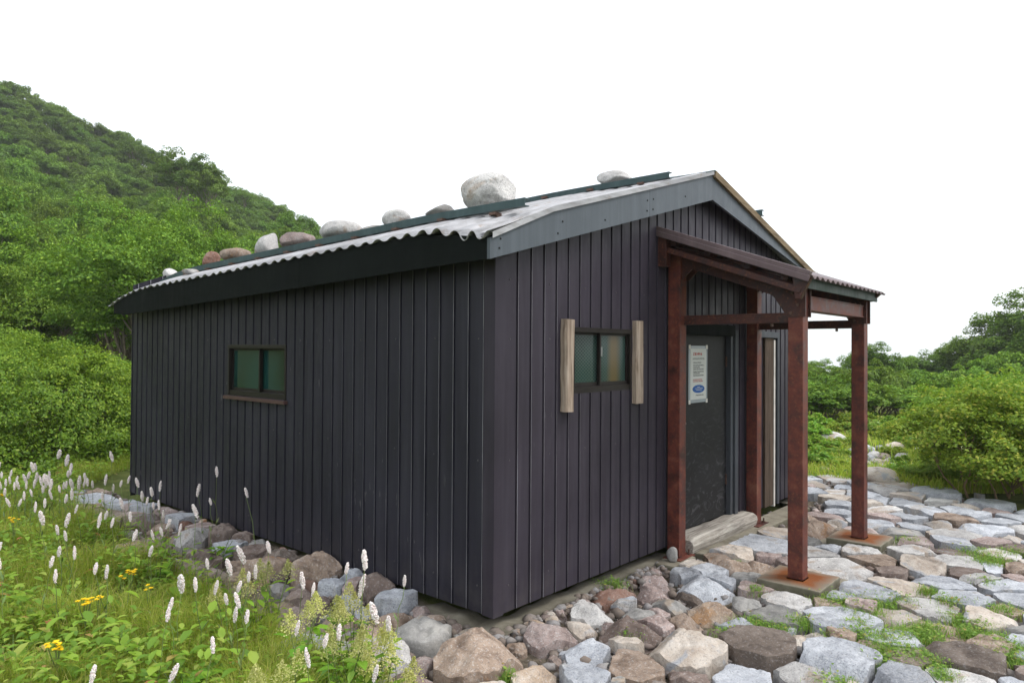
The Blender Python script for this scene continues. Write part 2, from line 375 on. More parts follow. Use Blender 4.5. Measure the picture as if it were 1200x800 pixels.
# ------------------------------------------------------------------ terrain
def sm(t): t = min(1, max(0, t)); return t * t * (3 - 2 * t)
_GR = {}
def _pip(x, y, poly):
    c = False; n = len(poly); j = n - 1
    for i in range(n):
        xi, yi = poly[i]; xj, yj = poly[j]
        if (yi > y) != (yj > y) and x < (xj - xi) * (y - yi) / (yj - yi) + xi: c = not c
        j = i
    return c
def pip(x, y, poly):                                     # point in polygon, looked up in a fine grid
    g = _GR.get(id(poly))
    if g is None:
        P = np.array(poly); x0, y0 = P.min(0) - .1; x1, y1 = P.max(0) + .1; st = .025
        X = np.arange(x0, x1, st) + st / 2; Y = np.arange(y0, y1, st) + st / 2
        XX, YY = np.meshgrid(X, Y, indexing='ij'); C = np.zeros(XX.shape, bool); j = len(P) - 1
        for i in range(len(P)):
            xi, yi = P[i]; xj, yj = P[j]
            if yi != yj: C ^= ((yi > YY) != (yj > YY)) & (XX < (xj - xi) * (YY - yi) / (yj - yi) + xi)
            j = i
        g = _GR[id(poly)] = (x0, y0, st, C, C.shape[0], C.shape[1])
    i = int((x - g[0]) / g[2]); j = int((y - g[1]) / g[2])
    if x < g[0] or y < g[1] or i >= g[4] or j >= g[5]: return False
    return bool(g[3][i, j])
# edge of the paving / start of the meadow, on the ground
EDGE = [tuple(at_z(px, py, -.1)[:2]) for px, py in ((80, 585), (100, 606), (142, 633), (193, 664), (262, 712), (350, 757), (412, 786), (440, 800), (455, 860), (470, 1000))]
FAR = [tuple(at_z(px, py, -.1)[:2]) for px, py in ((1500, 900), (1380, 640), (1200, 588), (1120, 572), (1040, 559), (990, 556), (946, 553))]
PAVE = EDGE + FAR + [(6.9, 2.0), (5.6, 2.0), (5.6, .05), (-.02, .05), (-.02, 5.7), (.1, 6.4), tuple(at_z(105, 577, -.1)[:2])]
MEADOW = EDGE[:] + [tuple(at_z(300, 1400, -.1)[:2]), from_RF(-2.2, .6), from_RF(-5.5, 2.0), from_RF(-9.8, 9.0), from_RF(-8.3, 11.2), from_RF(-5.6, 10.6)]
def seg_dist(x, y, pts):
    best = 1e9
    for (x0, y0), (x1, y1) in zip(pts[:-1], pts[1:]):
        dx, dy = x1 - x0, y1 - y0; t = max(0, min(1, ((x - x0) * dx + (y - y0) * dy) / (dx * dx + dy * dy)))
        best = min(best, math.hypot(x - x0 - t * dx, y - y0 - t * dy))
    return best
def hill(r, f):
    if f < 14: return 0
    H = -.448 * (r - .10 * 90)
    H = 0 if H < 0 else H
    H = H * min(1, (H / 6.0)) if H < 6 else H
    t = (f - 15) / 77.0
    prof = (t ** 1.05) if t < 1 else 1 - .55 * (t - 1)
    return max(H * max(0, prof), 0) if t > 0 else 0
def gz(x, y):
    r, f = RF(x, y)
    z = -.13
    if -2 < x < 3 and y > -1: z += .10 * sm((.55 + x) / .5) * sm((y - .25) / .7) * sm((5.6 - y) / 1.2) * (x < .3)
    pav = (-2.5 < x < 9 and -4 < y < 8)
    d = math.hypot(x - 2.5, y - 2)
    side = sm((r + 4) / 8)                              # 1 on the right of the picture
    z += .02 * noise.noise(Vector((x * 1.3, y * 1.3, 0)))
    if pip(x, y, MEADOW): z += min(.20, .11 * seg_dist(x, y, EDGE)) * sm((9 - f) / 4) + .05 * noise.noise(Vector((x * .9, y * .9, 3)))
    if f > 9 and r > 0: z -= .16 * sm((f - 9.5) / 4)
    if d > 10: z += (.12 * noise.noise(Vector((x * .25, y * .25, 5)))) * sm((d - 10) / 6)
    h = hill(r, f)
    z += h
    if r > -2 and f > 21: z -= .085 * min(f - 21, 21) * sm((r + 2) / 6)
    if r > 12 and f > 24: z += .07 * min(f - 24, 20) * sm((r - 12) / 8)
    if h <= 0 or f > 95:
        fall = max(0, f - 42) * .28 if f > 0 else max(0, math.hypot(r, f) - 60) * .25
        z -= min(fall, 130)
    if abs(r) > 150: z -= min(120, (abs(r) - 150) * .3)
    return z
def terrain_axis(lim):
    a = [0]; s = .22
    while a[-1] < lim:
        if a[-1] > 9: s *= 1.09
        a.append(a[-1] + s)
    return [-q for q in a[:0:-1]] + a
ax = terrain_axis(1100)
V = []; n = len(ax); JOINT = .032
for gy in ax:
    for gx in ax:
        x, y = gx - .5, gy + 1.5; V.append((x, y, gz(x, y) - (JOINT if pip(x, y, PAVE) else 0)))
V = np.array(V); ii = np.arange(n - 1); A = (ii[:, None] * n + ii[None, :]).reshape(-1)
Fq = np.stack([A, A + 1, A + n + 1, A + n], 1)
def mat_ground():
    m, nt, out = new_mat('ground_soil'); v = coord(nt)
    n1 = noise_n(nt, v, .8, 6, .6).outputs[0]; n2 = noise_n(nt, v, 22, 6, .75).outputs[0]; n3 = noise_n(nt, v, 5, 6, .7).outputs[0]
    soil = ramp(nt, n2, [(.3, (.045, .036, .026)), (.5, (.12, .10, .075)), (.68, (.24, .21, .165))])
    soil = mix(nt, ramp(nt, n3, [(.45, 0), (.6, .6)]), soil, (.17, .145, .11))
    grass = ramp(nt, n3, [(.3, (.05, .065, .018)), (.5, (.085, .105, .028)), (.7, (.14, .15, .045))])
    at = N(nt, 'ShaderNodeAttribute', attribute_name='veg')
    fac = ramp(nt, at.outputs['Fac'], [(.35, 0), (.6, 1)])
    c = mix(nt, fac, soil, grass)
    principled(nt, out, c, .95, 0, bump(nt, n2, .8, .02), .1); return m
V_GROUND_Z = V[:, 2]
me = idx_mesh('ground', V, Fq)
atr = me.attributes.new('veg', 'FLOAT', 'POINT')
atr.data.foreach_set('value', np.array([0.0 if pip(x, y, PAVE) else 1.0 for x, y, z in V], dtype=np.float32))
g = link('ground', me, mat_ground(), smooth=True); tag(g, kind='structure')

# ------------------------------------------------------------------ stones
def noisev(p, s, seed=0): return noise.noise(Vector((p[0] * s + seed * 13.7, p[1] * s - seed * 5.1, p[2] * s + seed * 3.3)))
def clip(poly, nx, ny, c):                              # keep nx*x+ny*y <= c
    out = []
    for i in range(len(poly)):
        p, q = poly[i], poly[(i + 1) % len(poly)]; a = nx * p[0] + ny * p[1] - c; b = nx * q[0] + ny * q[1] - c
        if a <= 0: out.append(p)
        if (a < 0 < b) or (b < 0 < a):
            t = a / (a - b); out.append((p[0] + t * (q[0] - p[0]), p[1] + t * (q[1] - p[1])))
    return out
STONES = """562 760 92 62 t B;506 728 58 54 g B;480 704 60 16 b s;464 722 50 24 t m;457 754 54 42 w B;450 689 58 26 n B;424 677 38 18 b m;498 762 28 22 p m;494 787 66 28 n m
577 799 84 24 c m;634 775 66 46 o B;649 735 58 38 p m;536 736 14 9 g m;412 711 48 16 b s;686 752 80 40 b m;690 790 76 32 b s;748 775 76 40 t s;809 747 84 46 t B;809 717 78 15 t m;739 731 68 34 n m
740 748 34 12 c s;689 723 32 20 c m;703 708 44 26 w m;721 690 52 24 r m;672 704 22 18 o m;651 716 14 10 o m;642 709 11 13 c m;655 704 13 13 p m;748 706 42 26 g m;730 699 24 9 b s
796 698 38 20 g m;777 702 26 16 p m;775 670 48 15 p m;764 681 50 14 p m;829 679 62 24 b m;840 665 38 13 b s;838 697 48 28 o B;813 688 22 13 d m;809 781 46 32 n s;841 728 28 12 n m;845 652 22 11 t s
872 716 50 28 b m;912 714 58 24 g s;880 693 24 18 g m;852 676 30 12 b s;872 671 28 13 g s;902 750 80 44 d s;874 784 68 36 b s;942 738 32 24 c m;960 732 24 15 c m;990 720 84 24 b s;1045 738 70 30 b s
982 764 90 50 b s;950 786 76 32 w s;990 739 38 10 t s;1028 749 32 12 t s;1060 786 80 30 b s;986 657 68 24 w s;1014 682 66 26 b s;1060 678 56 36 c s;1030 649 38 10 t s;1006 801 40 12 c s
863 655 34 17 t m;902 655 34 18 t m;898 633 62 28 b s;1098 706 72 22 w s;1058 712 52 12 c s;1110 729 48 26 t s;1164 718 56 30 c s;1190 727 28 22 g s;1136 764 100 40 d s;1134 787 80 28 w s;1194 791 26 20 b s
1074 763 40 16 n s;1166 746 56 14 t s;1132 692 76 18 b s;1124 649 50 18 w s;1078 638 38 14 w s;1088 656 48 20 c s;1100 673 58 18 b s;1134 662 36 17 n s;1156 669 38 18 w s;1166 652 40 14 b s;1183 677 36 16 b s
1188 655 30 18 t s;1118 617 52 17 w s;1118 629 48 11 b s;1116 638 34 9 n s;1070 626 50 15 p s;1054 614 42 12 g s;1028 606 54 13 b s;1075 608 38 11 b s;1100 602 28 12 c m;1122 602 30 11 t s;1066 597 40 13 b s
1040 599 30 11 p s;1036 590 32 9 w s;1024 594 18 8 c s;1156 611 48 13 b s;1164 626 28 13 p s;1180 640 38 11 w s;1190 617 24 12 c m;1172 602 42 9 b s;957 600 26 15 t m;958 614 38 15 t m;976 602 20 10 c m
953 628 30 10 g s;955 640 34 17 w s;977 592 24 8 b s;951 580 20 12 n m;961 587 12 8 p m;957 571 24 11 b s;958 562 20 8 c s;981 561 26 9 b s;984 571 26 9 w s;981 578 24 7 c s;985 585 28 8 b s
1012 562 26 7 b s;1010 573 34 9 b s;1042 568 34 9 w s;1072 574 34 9 c s;1064 581 46 10 b s;1044 579 30 8 b s;1100 577 28 8 w s;1016 584 26 8 c s;1090 590 34 9 b s;1122 590 30 9 b s;1138 583 30 9 c m
1144 597 36 9 b s;1170 590 30 8 p s;1196 599 26 9 b s;1095 584 18 7 g s;1150 572 8 4 g s;275 628 40 22 n B;258 613 24 14 r m;230 630 32 22 w B;222 619 34 9 b s;268 646 34 10 b s;303 635 32 10 n s;329 640 18 13 g m
321 658 44 26 t B;298 651 32 20 n m;368 651 44 15 d m;384 667 52 24 t B;373 682 24 14 r m;398 682 26 20 b m;375 698 58 22 n B;340 684 24 16 g m;331 673 28 13 n m;287 684 34 17 n m;210 632 24 13 n m
207 612 22 10 p m;221 608 18 9 p m;398 696 26 9 b s;394 712 30 14 g m;112 591 52 17 b s;126 579 48 8 t s;152 595 34 12 b s;168 601 34 8 p s;122 605 36 8 n s;168 614 44 10 n m;190 622 26 9 t m;196 606 18 7 p m
246 655 30 14 n m;260 668 30 14 p m;240 643 22 10 p m;310 676 24 12 r m;313 700 30 16 n m;345 706 30 14 t m;350 668 16 10 g m;436 712 24 14 b m;430 735 34 18 t m;420 700 22 9 p s;186 634 26 10 p m;150 612 26 8 p s
90 582 24 7 b s;140 586 20 6 n s;244 617 14 9 t m;344 652 14 8 r m;596 735 16 10 g m;610 745 20 12 t m;612 728 14 8 t m;526 752 16 12 c m;660 756 18 12 n m;600 780 16 14 n m;660 790 20 16 t m;722 722 14 10 p m;719 765 14 12 g m;722 795 18 14 g s"""
PADS = {'near': (2.235, -1.075), 'far': (3.82, -1.075)}
seeds = []
for s in STONES.replace('\n', ';').split(';'):
    a = s.split(); px, py, pw, ph = map(float, a[:4]); kind, shape = a[4], a[5]
    top = {'B': .0, 'm': -.05, 's': -.08}[shape]
    p = at_z(px, py, top); r, D = RF(p[0], p[1])
    la = pw / 2 * D / F; lb = ph / 2 * D * D / (F * (CAM[2] - top))
    if shape != 's': lb *= .85
    rr = math.sqrt(la * min(lb, la * 1.6)) * 1.02
    if D > 6.5: rr = min(rr, .30)
    rr *= random.uniform(.86, 1.12)
    if shape == 'B' and 600 < px: shape = 'm'; kind = {'t': 'c', 'o': 'o'}.get(kind, kind)
    seeds.append([p[0], p[1], rr, kind, shape])
def blocked(x, y, r):
    if x > -.03 - r * .5 and y > -.03 - r * .35 and x < 5.46 + r * .4 and y < 5.75: return True
    for cx, cy in PADS.values():
        if abs(x - cx) < .27 + r * .3 and abs(y - cy) < .27 + r * .3: return True
    if 2.2 < x < 5.2 and y > -.32 - r * .5 and y < .1: return True
    return False
for s in seeds:                                          # push stones off the walls and the concrete
    if not blocked(*s[:3]): continue
    x, y, r_ = s[:3]
    if x < .6 and y > .3: s[0] = -.03 - r_ * .7
    elif y > -.4 and y < .9 and x < 2.2: s[1] = -.05 - r_ * .7
    elif y > -.9 and y < .6 and x < 5.2 and abs(x - 2.235) > .5 and abs(x - 3.82) > .5: s[1] = min(y, -.33 - r_ * .6)
    else:
        for cx, cy in PADS.values():
            dx, dy = x - cx, y - cy
            if abs(dx) < .29 + r_ * .3 and abs(dy) < .29 + r_ * .3:
                if abs(dx) > abs(dy): s[0] = cx + math.copysign(.29 + r_ * .75, dx)
                else: s[1] = cy + math.copysign(.29 + r_ * .75, dy)
seeds = [s for s in seeds if not blocked(s[0], s[1], s[2] * .9)]
print('hand placed stones', len(seeds))
def near_seed(x, y, r, k=.86):
    for s in seeds:
        if (s[0] - x) ** 2 + (s[1] - y) ** 2 < (k * (s[2] + r)) ** 2: return True
    return False
pv = np.array(PAVE)
for k in range(13):                                      # small rubble packed against the footing
    x = .30 + .135 * k; y = -.085 - .02 * (k % 2)
    if not near_seed(x, y, .05, .75): seeds.append([x, y, rng.uniform(.045, .065), 'otrcpnt'[k % 7], 'm'])
for k in range(5):
    x, y = -.09, .12 + .15 * k
    if not near_seed(x, y, .05, .75): seeds.append([x, y, rng.uniform(.05, .07), 'gntpn'[k], 'm'])
for rr_try, cnt in ((.22, 2500), (.15, 4000), (.10, 4000), (.075, 3000)):
    for _ in range(cnt):
        if len(seeds) >= 292: break
        x = rng.uniform(pv[:, 0].min(), pv[:, 0].max()); y = rng.uniform(pv[:, 1].min(), pv[:, 1].max())
        if not pip(x, y, PAVE): continue
        q = to_px(x, y, -.1); r_, f_ = RF(x, y)
        if f_ < 2.9 or not (60 < q[0] < 1235) or q[1] > 860: continue
        rr = rr_try * rng.uniform(.8, 1.25)
        if rr < .13 and f_ > 7.5: continue
        if blocked(x, y, rr) or near_seed(x, y, rr, .9): continue
        left = x < .3
        if left and f_ > 7: rr = min(rr, .13)
        kind = rng.choice(list('nnptrgbo') if left else list('bbbbwwcctpn'))
        seeds.append([x, y, rr, kind, 'm' if left and f_ < 7 and rng.random() < .7 else 's'])
def stone_mesh(poly, cx, cy, shape, seed, rr, hi):
    P = [(x - cx, y - cy) for x, y in poly]
    # shrink for the joint, cut corners
    gp = random.Random(seed + 9).uniform(.002, .020)
    P = [(x * (1 - gp / max(.05, math.hypot(x, y))), y * (1 - gp / max(.05, math.hypot(x, y)))) for x, y in P]
    for it in range({'B': 2, 'm': 1, 's': 1}[shape]):
        Q = []
        for i in range(len(P)):
            a, b = P[i], P[(i + 1) % len(P)]; k = {'B': .16, 'm': .12, 's': .07}[shape] if it == 0 else .25
            Q += [(a[0] + (b[0] - a[0]) * k, a[1] + (b[1] - a[1]) * k), (b[0] + (a[0] - b[0]) * k, b[1] + (a[1] - b[1]) * k)]
        P = Q
    nper = 56 if hi else 32; nr = 14 if hi else 8
    L = [0]
    for i in range(len(P)): L.append(L[-1] + math.dist(P[i], P[(i + 1) % len(P)]))
    per = []; j = 0
    for k in range(nper):
        t = L[-1] * k / nper
        while L[j + 1] < t: j += 1
        u = (t - L[j]) / max(1e-9, L[j + 1] - L[j]); a, b = P[j], P[(j + 1) % len(P)]
        per.append((a[0] + (b[0] - a[0]) * u, a[1] + (b[1] - a[1]) * u))
    R = random.Random(seed)
    if shape == 'B': H = rr * R.uniform(.58, .75); kk = 4.2
    elif shape == 'm': H = min(.13, rr * R.uniform(.38, .55)); kk = 6.5
    else: H = R.uniform(.035, .075); kk = 16
    H = max(H, .035); 
    tx, ty = R.uniform(-.15, .15), R.uniform(-.15, .15)
    planes = []
    for _ in range({'B': 8, 'm': 8, 's': 4}[shape]):
        an = R.uniform(0, 6.28); sl = {'B': R.uniform(.2, .9), 'm': R.uniform(.2, 1.3), 's': R.uniform(.15, 1.0)}[shape]
        off = (R.uniform(.25, .95) if shape != 's' else R.uniform(1.1, 1.8)) * rr
        planes.append((math.cos(an), math.sin(an), sl, off))
    v = []; f = []
    bz = -.20
    for k, (x, y) in enumerate(per):
        v.append((x * .96, y * .96, bz))
    for i in range(nr):
        rho = 1 - (i / nr) ** 1.55 if i else 1.0
        for k, (x, y) in enumerate(per):
            wob = 1 + (.10 * noisev((x, y, 0), 2.0 / rr, seed) + .07 * noisev((x, y, 0), 5 / rr, seed + 5) + .03 * noisev((x, y, 0), 14 / rr, seed + 6)) * (rho ** 2) - .03
            X, Y = x * rho * wob, y * rho * wob
            z = H * max(0, 1 - rho ** kk) ** (1 / kk)
            base = z
            z += (tx * X + ty * Y) * (1 - rho ** 6)
            for (a, b, sl, off) in planes:
                z = min(z, H * 1.02 - sl * max(0, (a * X + b * Y) - off * .5) * (1.0))
            z += (.16 if shape != 's' else .11) * H * noisev((X, Y, 0), 9, seed + 1) * (1 - rho ** 8) + .09 * min(H, .1) * noisev((X, Y, 0), 30, seed + 2) - .10 * min(H, .12) * max(0, .25 - abs(noisev((X, Y, 0), 12, seed + 8))) * 4 * (1 - rho ** 8)
            if i == 0: z = -.035
            v.append((X, Y, z))
    v.append((0, 0, H * .98 + .1 * H * noisev((0, 0, 0), 9, seed + 1)))
    for i in range(nr):
        for k in range(nper):
            a = i * nper + k; b = i * nper + (k + 1) % nper
            f.append((a, b, b + nper, a + nper))
    c = len(v) - 1; o = nr * nper
    for k in range(nper): f.append((o + k, o + (k + 1) % nper, c))
    me = bpy.data.meshes.new('paving_stone'); me.from_pydata(v, [], f); me.update()
    me.polygons.foreach_set('use_smooth', [True] * len(me.polygons)); me.set_sharp_from_angle(angle=rad(34))
    return me
ORD = ['nearest', 'second nearest', 'third nearest', 'fourth nearest', 'fifth nearest', 'sixth nearest', 'seventh nearest', 'eighth nearest', 'ninth nearest', 'tenth nearest', 'eleventh nearest', 'twelfth nearest', 'thirteenth nearest', 'fourteenth nearest', 'fifteenth nearest', 'sixteenth nearest', 'seventeenth nearest', 'eighteenth nearest', 'nineteenth nearest', 'twentieth nearest']
ORDL = ['leftmost'] + [o.split()[0] for o in ORD[1:]]
def ordl(i, n):
    if n == 1: return ''
    if i == n - 1: return 'rightmost'
    if i > 28: return 'number %d from the left' % (i + 1)
    base = ['leftmost', 'second', 'third', 'fourth', 'fifth', 'sixth', 'seventh', 'eighth', 'ninth', 'tenth', 'eleventh', 'twelfth', 'thirteenth', 'fourteenth', 'fifteenth', 'sixteenth', 'seventeenth', 'eighteenth', 'nineteenth', 'twentieth', 'twenty-first', 'twenty-second', 'twenty-third', 'twenty-fourth', 'twenty-fifth', 'twenty-sixth', 'twenty-seventh', 'twenty-eighth', 'twenty-ninth', 'thirtieth']
    return base[i] + ('' if i == 0 else ' from the left')
def zone(x, y, px, py):
    if x < -.0 and y > 3.4: return "by the side wall's far end"
    if x < -.0 and y > 1.3: return "along the side wall"
    if x < .0 and y > -.1: return "left of the hut's near corner"
    if px < 640: return "before the hut's near corner"
    if px < 860 and y > -.95: return 'below the front window wall'
    if px < 870: return 'at the bottom edge left of the pad'
    for n_, (cx, cy) in PADS.items():
        if math.hypot(x - cx, y - cy) < .75: return 'beside the %s porch pad' % ('nearer' if n_ == 'near' else 'farther')
    if px < 1000 and py < 600: return "at the hut's right corner"
    if py < 600: return 'along the grassy far edge'
    if py < 650: return 'in the far right paving'
    if py < 720: return 'in the middle right paving'
    return 'in the near right paving'
made = []
S = np.array([[s[0], s[1], s[2]] for s in seeds])
for i, (x, y, rr, kind, shape) in enumerate(seeds):
    R = rr * {'B': 1.38, 'm': 1.5, 's': 1.72}[shape] * random.uniform(.9, 1.1)
    poly = [(x + R * math.cos(a) * random.uniform(.93, 1.05), y + R * math.sin(a) * random.uniform(.93, 1.05)) for a in np.linspace(0, 2 * math.pi, 11)[:-1] + random.uniform(0, .6)]
    for j in range(len(seeds)):
        if j == i: continue
        dx, dy = S[j, 0] - x, S[j, 1] - y; d2 = dx * dx + dy * dy
        if d2 > (R * 2 + S[j, 2]) ** 2: continue
        # power diagram bisector
        c = (S[j, 0] ** 2 + S[j, 1] ** 2 - x * x - y * y + rr * rr - S[j, 2] ** 2) / 2
        c = min(c, dx * S[j, 0] + dy * S[j, 1]); c = max(c, dx * x + dy * y + .2 * d2 * 0)
        poly = clip(poly, dx, dy, c)
        if len(poly) < 3: break
    if len(poly) < 3: continue
    # keep off the hut, the concrete and the pads
    if y < 0 and x > -.1: poly = clip(poly, 0, 1, -.035 if not (2.1 < x < 5.3) else -.22)
    elif x < 0.05: poly = clip(poly, 1, 0, -.02)
    for cx, cy in PADS.values():
        if math.hypot(x - cx, y - cy) < rr + .45 and len(poly) > 2:
            if abs(x - cx) > abs(y - cy): sgn = 1 if x < cx else -1; poly = clip(poly, sgn, 0, sgn * cx - .255)
            else: sgn = 1 if y < cy else -1; poly = clip(poly, 0, sgn, sgn * cy - .255)
    if len(poly) < 3: continue
    A_ = abs(sum(poly[k][0] * poly[(k + 1) % len(poly)][1] - poly[(k + 1) % len(poly)][0] * poly[k][1] for k in range(len(poly)))) / 2
    if A_ < .003: continue
    cx = sum(p[0] for p in poly) / len(poly); cy = sum(p[1] for p in poly) / len(poly)
    px, py = to_px(cx, cy, -.08); D = RF(cx, cy)[1]
    me = stone_mesh(poly, cx, cy, shape, i, math.sqrt(A_ / math.pi), D < 6.5)
    o = link('paving_stone', me, ST[kind][1]); o.location = (cx, cy, gz(cx, cy) + .005)
    made.append((o, kind, shape, math.sqrt(A_), px, py, D, zone(cx, cy, px, py), cx, cy))
    placed_r = math.sqrt(A_ / math.pi)
buckets = {}
for m_ in made:
    size = 'large' if m_[3] > .38 else ('small' if m_[3] < .2 else 'medium')
    noun = {'B': 'boulder', 'm': 'rounded stone', 's': 'flat slab'}[m_[2]]
    buckets.setdefault((size, ST[m_[1]][0], noun, m_[7]), []).append(m_)
for (size, cn_, noun, zn), L in buckets.items():
    L.sort(key=lambda q: q[6])
    for i, m_ in enumerate(L):
        lab = '%s %s %s %s' % (size, cn_, noun, zn)
        if len(L) > 1: lab += ', %s one' % (ORD[i].replace('nearest', 'closest'))
        tag(m_[0], lab, 'stone', 'stones laid as paving round the hut')

# gravel lying in the joints: nobody could count it
def pebble_cloud(name, pts, sizes, mat):
    ico = [(0,0,1),(.894,0,.447),(.276,.851,.447),(-.724,.526,.447),(-.724,-.526,.447),(.276,-.851,.447),(.724,.526,-.447),(-.276,.851,-.447),(-.894,0,-.447),(-.276,-.851,-.447),(.724,-.526,-.447),(0,0,-1)]
    fc = [(0,1,2),(0,2,3),(0,3,4),(0,4,5),(0,5,1),(1,6,2),(2,7,3),(3,8,4),(4,9,5),(5,10,1),(6,7,2),(7,8,3),(8,9,4),(9,10,5),(10,6,1),(11,7,6),(11,8,7),(11,9,8),(11,10,9),(11,6,10)]
    B = np.array(ico); FC = np.array(fc); n = len(pts)
    jit = rng.uniform(.7, 1.25, (n, 12, 1)); sc3 = rng.uniform(.6, 1.2, (n, 1, 3)) * np.array([1, 1, .65])
    V = B[None] * jit * sc3 * np.array(sizes)[:, None, None]
    an = rng.uniform(0, 6.28, n); c, s = np.cos(an), np.sin(an)
    X = V[..., 0] * c[:, None] - V[..., 1] * s[:, None]; Y = V[..., 0] * s[:, None] + V[..., 1] * c[:, None]
    V = np.stack([X, Y, V[..., 2]], -1) + np.array(pts)[:, None, :]
    Fc = (FC[None] + (np.arange(n) * 12)[:, None, None]).reshape(-1, 3)
    return link(name, idx_mesh(name, V.reshape(-1, 3), Fc), mat)
def mat_gravel():
    m, nt, out = new_mat('gravel'); geo = N(nt, 'ShaderNodeNewGeometry')
    c = ramp(nt, geo.outputs['Random Per Island'], [(0, (.12, .10, .085)), (.3, (.24, .19, .15)), (.55, (.30, .29, .28)), (.8, (.38, .38, .39)), (1, (.2, .13, .1))])
    v = coord(nt); nb = noise_n(nt, v, 60, 4).outputs[0]
    principled(nt, out, mix(nt, nb, c, (.15, .13, .12)), .9, 0, bump(nt, nb, .4, .005), .2); return m
pts, szs = [], []
while len(pts) < 8500:
    x = rng.uniform(pv[:, 0].min(), min(8, pv[:, 0].max())); y = rng.uniform(-3.6, pv[:, 1].max())
    if not pip(x, y, PAVE): continue
    q = to_px(x, y, -.1)
    if q[0] < -100 or q[0] > 1350 or q[1] > 950: continue
    s = .007 + .048 * rng.random() ** 3.2; pts.append((x, y, gz(x, y) - JOINT + .02 + s * .3)); szs.append(s)
for _ in range(300):
    if rng.random() < .72: x, y = rng.uniform(-.1, 2.05), -abs(rng.normal(0, .09)) - .012
    else: x, y = -abs(rng.normal(0, .06)) - .012, rng.uniform(-.1, 1.1)
    s = .012 + .034 * rng.random() ** 1.6; pts.append((x, y, -.115 + s * .4)); szs.append(s)
tag(pebble_cloud('gravel', pts, szs, mat_gravel()), 'small stones and grit filling the joints between the paving stones', 'gravel', kind='stuff')
# ------------------------------------------------------------------ the hut
W, L = 5.434, 5.68
OV = .144; E0, AP, XA = -.215, 3.255, 2.717
DROP = .028; HUMP = .03
def eave_z(y): return 2.395 - DROP * max(0, y - .6)
def roofz(x, y):                                         # mean surface of the roof sheet, left slope then right slope
    if x <= XA:
        t = (x - E0) / (XA - E0); z = eave_z(y) * (1 - t) + (AP - DROP * max(0, y - 1.2)) * t + HUMP * sm(y / .9) * sm(t / .12)
        if y < .45: z -= .075 * sm((.45 - y) / .6) * max(0, 1 - t * 5)
        if y > 4.7: z -= .14 * ((y - 4.7) / 1.15) ** 2 * max(0, 1 - t * 1.6)
        return z
    return AP - DROP * max(0, y - 1.2) + HUMP * sm(y / .9) - .262 * (x - XA)
hut = empty('mountain_hut', (W / 2, L / 2, 0), 0, 'dark metal clad mountain hut with boulders on its pale roof', 'hut')
HO = Vector(hut.location)
def hp(mb, name, mat, parent=None, **kw):                # part of the hut: world coordinates kept
    o = mb.build(name, mat, None, **kw); o.parent = parent or hut
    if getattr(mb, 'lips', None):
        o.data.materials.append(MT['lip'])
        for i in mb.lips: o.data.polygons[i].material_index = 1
    tot = Vector((0, 0, 0)); p = o.parent
    while p: tot += Vector(p.location); p = p.parent
    o.location = -tot
    return o
PITCHW = .1358
def cladding(u0, u1, zb, zt, openings, place, start=.0, d0=.0):
    """ribbed sheet along u; place(u, depth, z) -> point. depth grows outward"""
    prof = []
    k = 0; u = u0 + start
    prof.append((u0, .012))
    while u < u1 - .03:
        if u > u0 + .02: prof += [(u - .010, .012), (u - .006, .004), (u + .004, .004), (u + .006, .0172), (u + .0135, .0125)]
        u += PITCHW
    prof.append((u1, .012))
    us = prof[:]
    for a, b, z0, z1 in openings:
        for q in (a, b):
            for i in range(len(us) - 1):
                if us[i][0] < q < us[i + 1][0]:
                    t = (q - us[i][0]) / (us[i + 1][0] - us[i][0]); us.insert(i + 1, (q, us[i][1] * (1 - t) + us[i + 1][1] * t)); break
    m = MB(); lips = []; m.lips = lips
    for (ua, da), (ub, db) in zip(us[:-1], us[1:]):
        mid = (ua + ub) / 2; spans = [(None, None)]
        rng_ = [(zb, None)]
        for a, b, z0, z1 in openings:
            if a < mid < b: rng_ = [(zb, z0), (z1, None)]
        for za, zc in rng_:
            if za is None: continue
            ta = zt(ua) if zc is None else zc; tb = zt(ub) if zc is None else zc
            if ta <= za and tb <= za: continue
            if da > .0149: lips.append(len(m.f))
            m.add([place(ua, da + d0, za), place(ub, db + d0, za), place(ub, db + d0, tb), place(ua, da + d0, ta)], [(0, 1, 2, 3)])
    return m
def gable(x): return roofz(x, 0.0) - .05
FW = (.795, 1.560, 1.345, 1.811); SWN = (2.385, 3.381, 1.216, 1.679)
DOOR = (2.40, 3.40, .07, 1.79); RECESS = (4.10, 4.56, .0, 1.83)
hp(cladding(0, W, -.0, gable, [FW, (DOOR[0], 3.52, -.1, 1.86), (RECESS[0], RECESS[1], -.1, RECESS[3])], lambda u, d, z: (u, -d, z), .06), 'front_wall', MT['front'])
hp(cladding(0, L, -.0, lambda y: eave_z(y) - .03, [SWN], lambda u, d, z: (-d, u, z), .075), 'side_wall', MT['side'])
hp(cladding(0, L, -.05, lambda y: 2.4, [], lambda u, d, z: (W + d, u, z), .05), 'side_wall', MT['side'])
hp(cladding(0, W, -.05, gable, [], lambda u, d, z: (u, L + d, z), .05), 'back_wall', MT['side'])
m = MB(); m.box((-.019, -.019, -.006), (.075, .0, 2.3)); m.box((-.0192, -.0188, -.0055), (-.0005, .075, 2.3))
hp(m, 'corner_trim', MT['front']); m = MB(); m.box((W - .07, -.019, 0), (W + .019, 0, 2.52)); hp(m, 'corner_trim', MT['front'])
m = MB(); R_ = random.Random(8)                                    # screw heads in the sheets
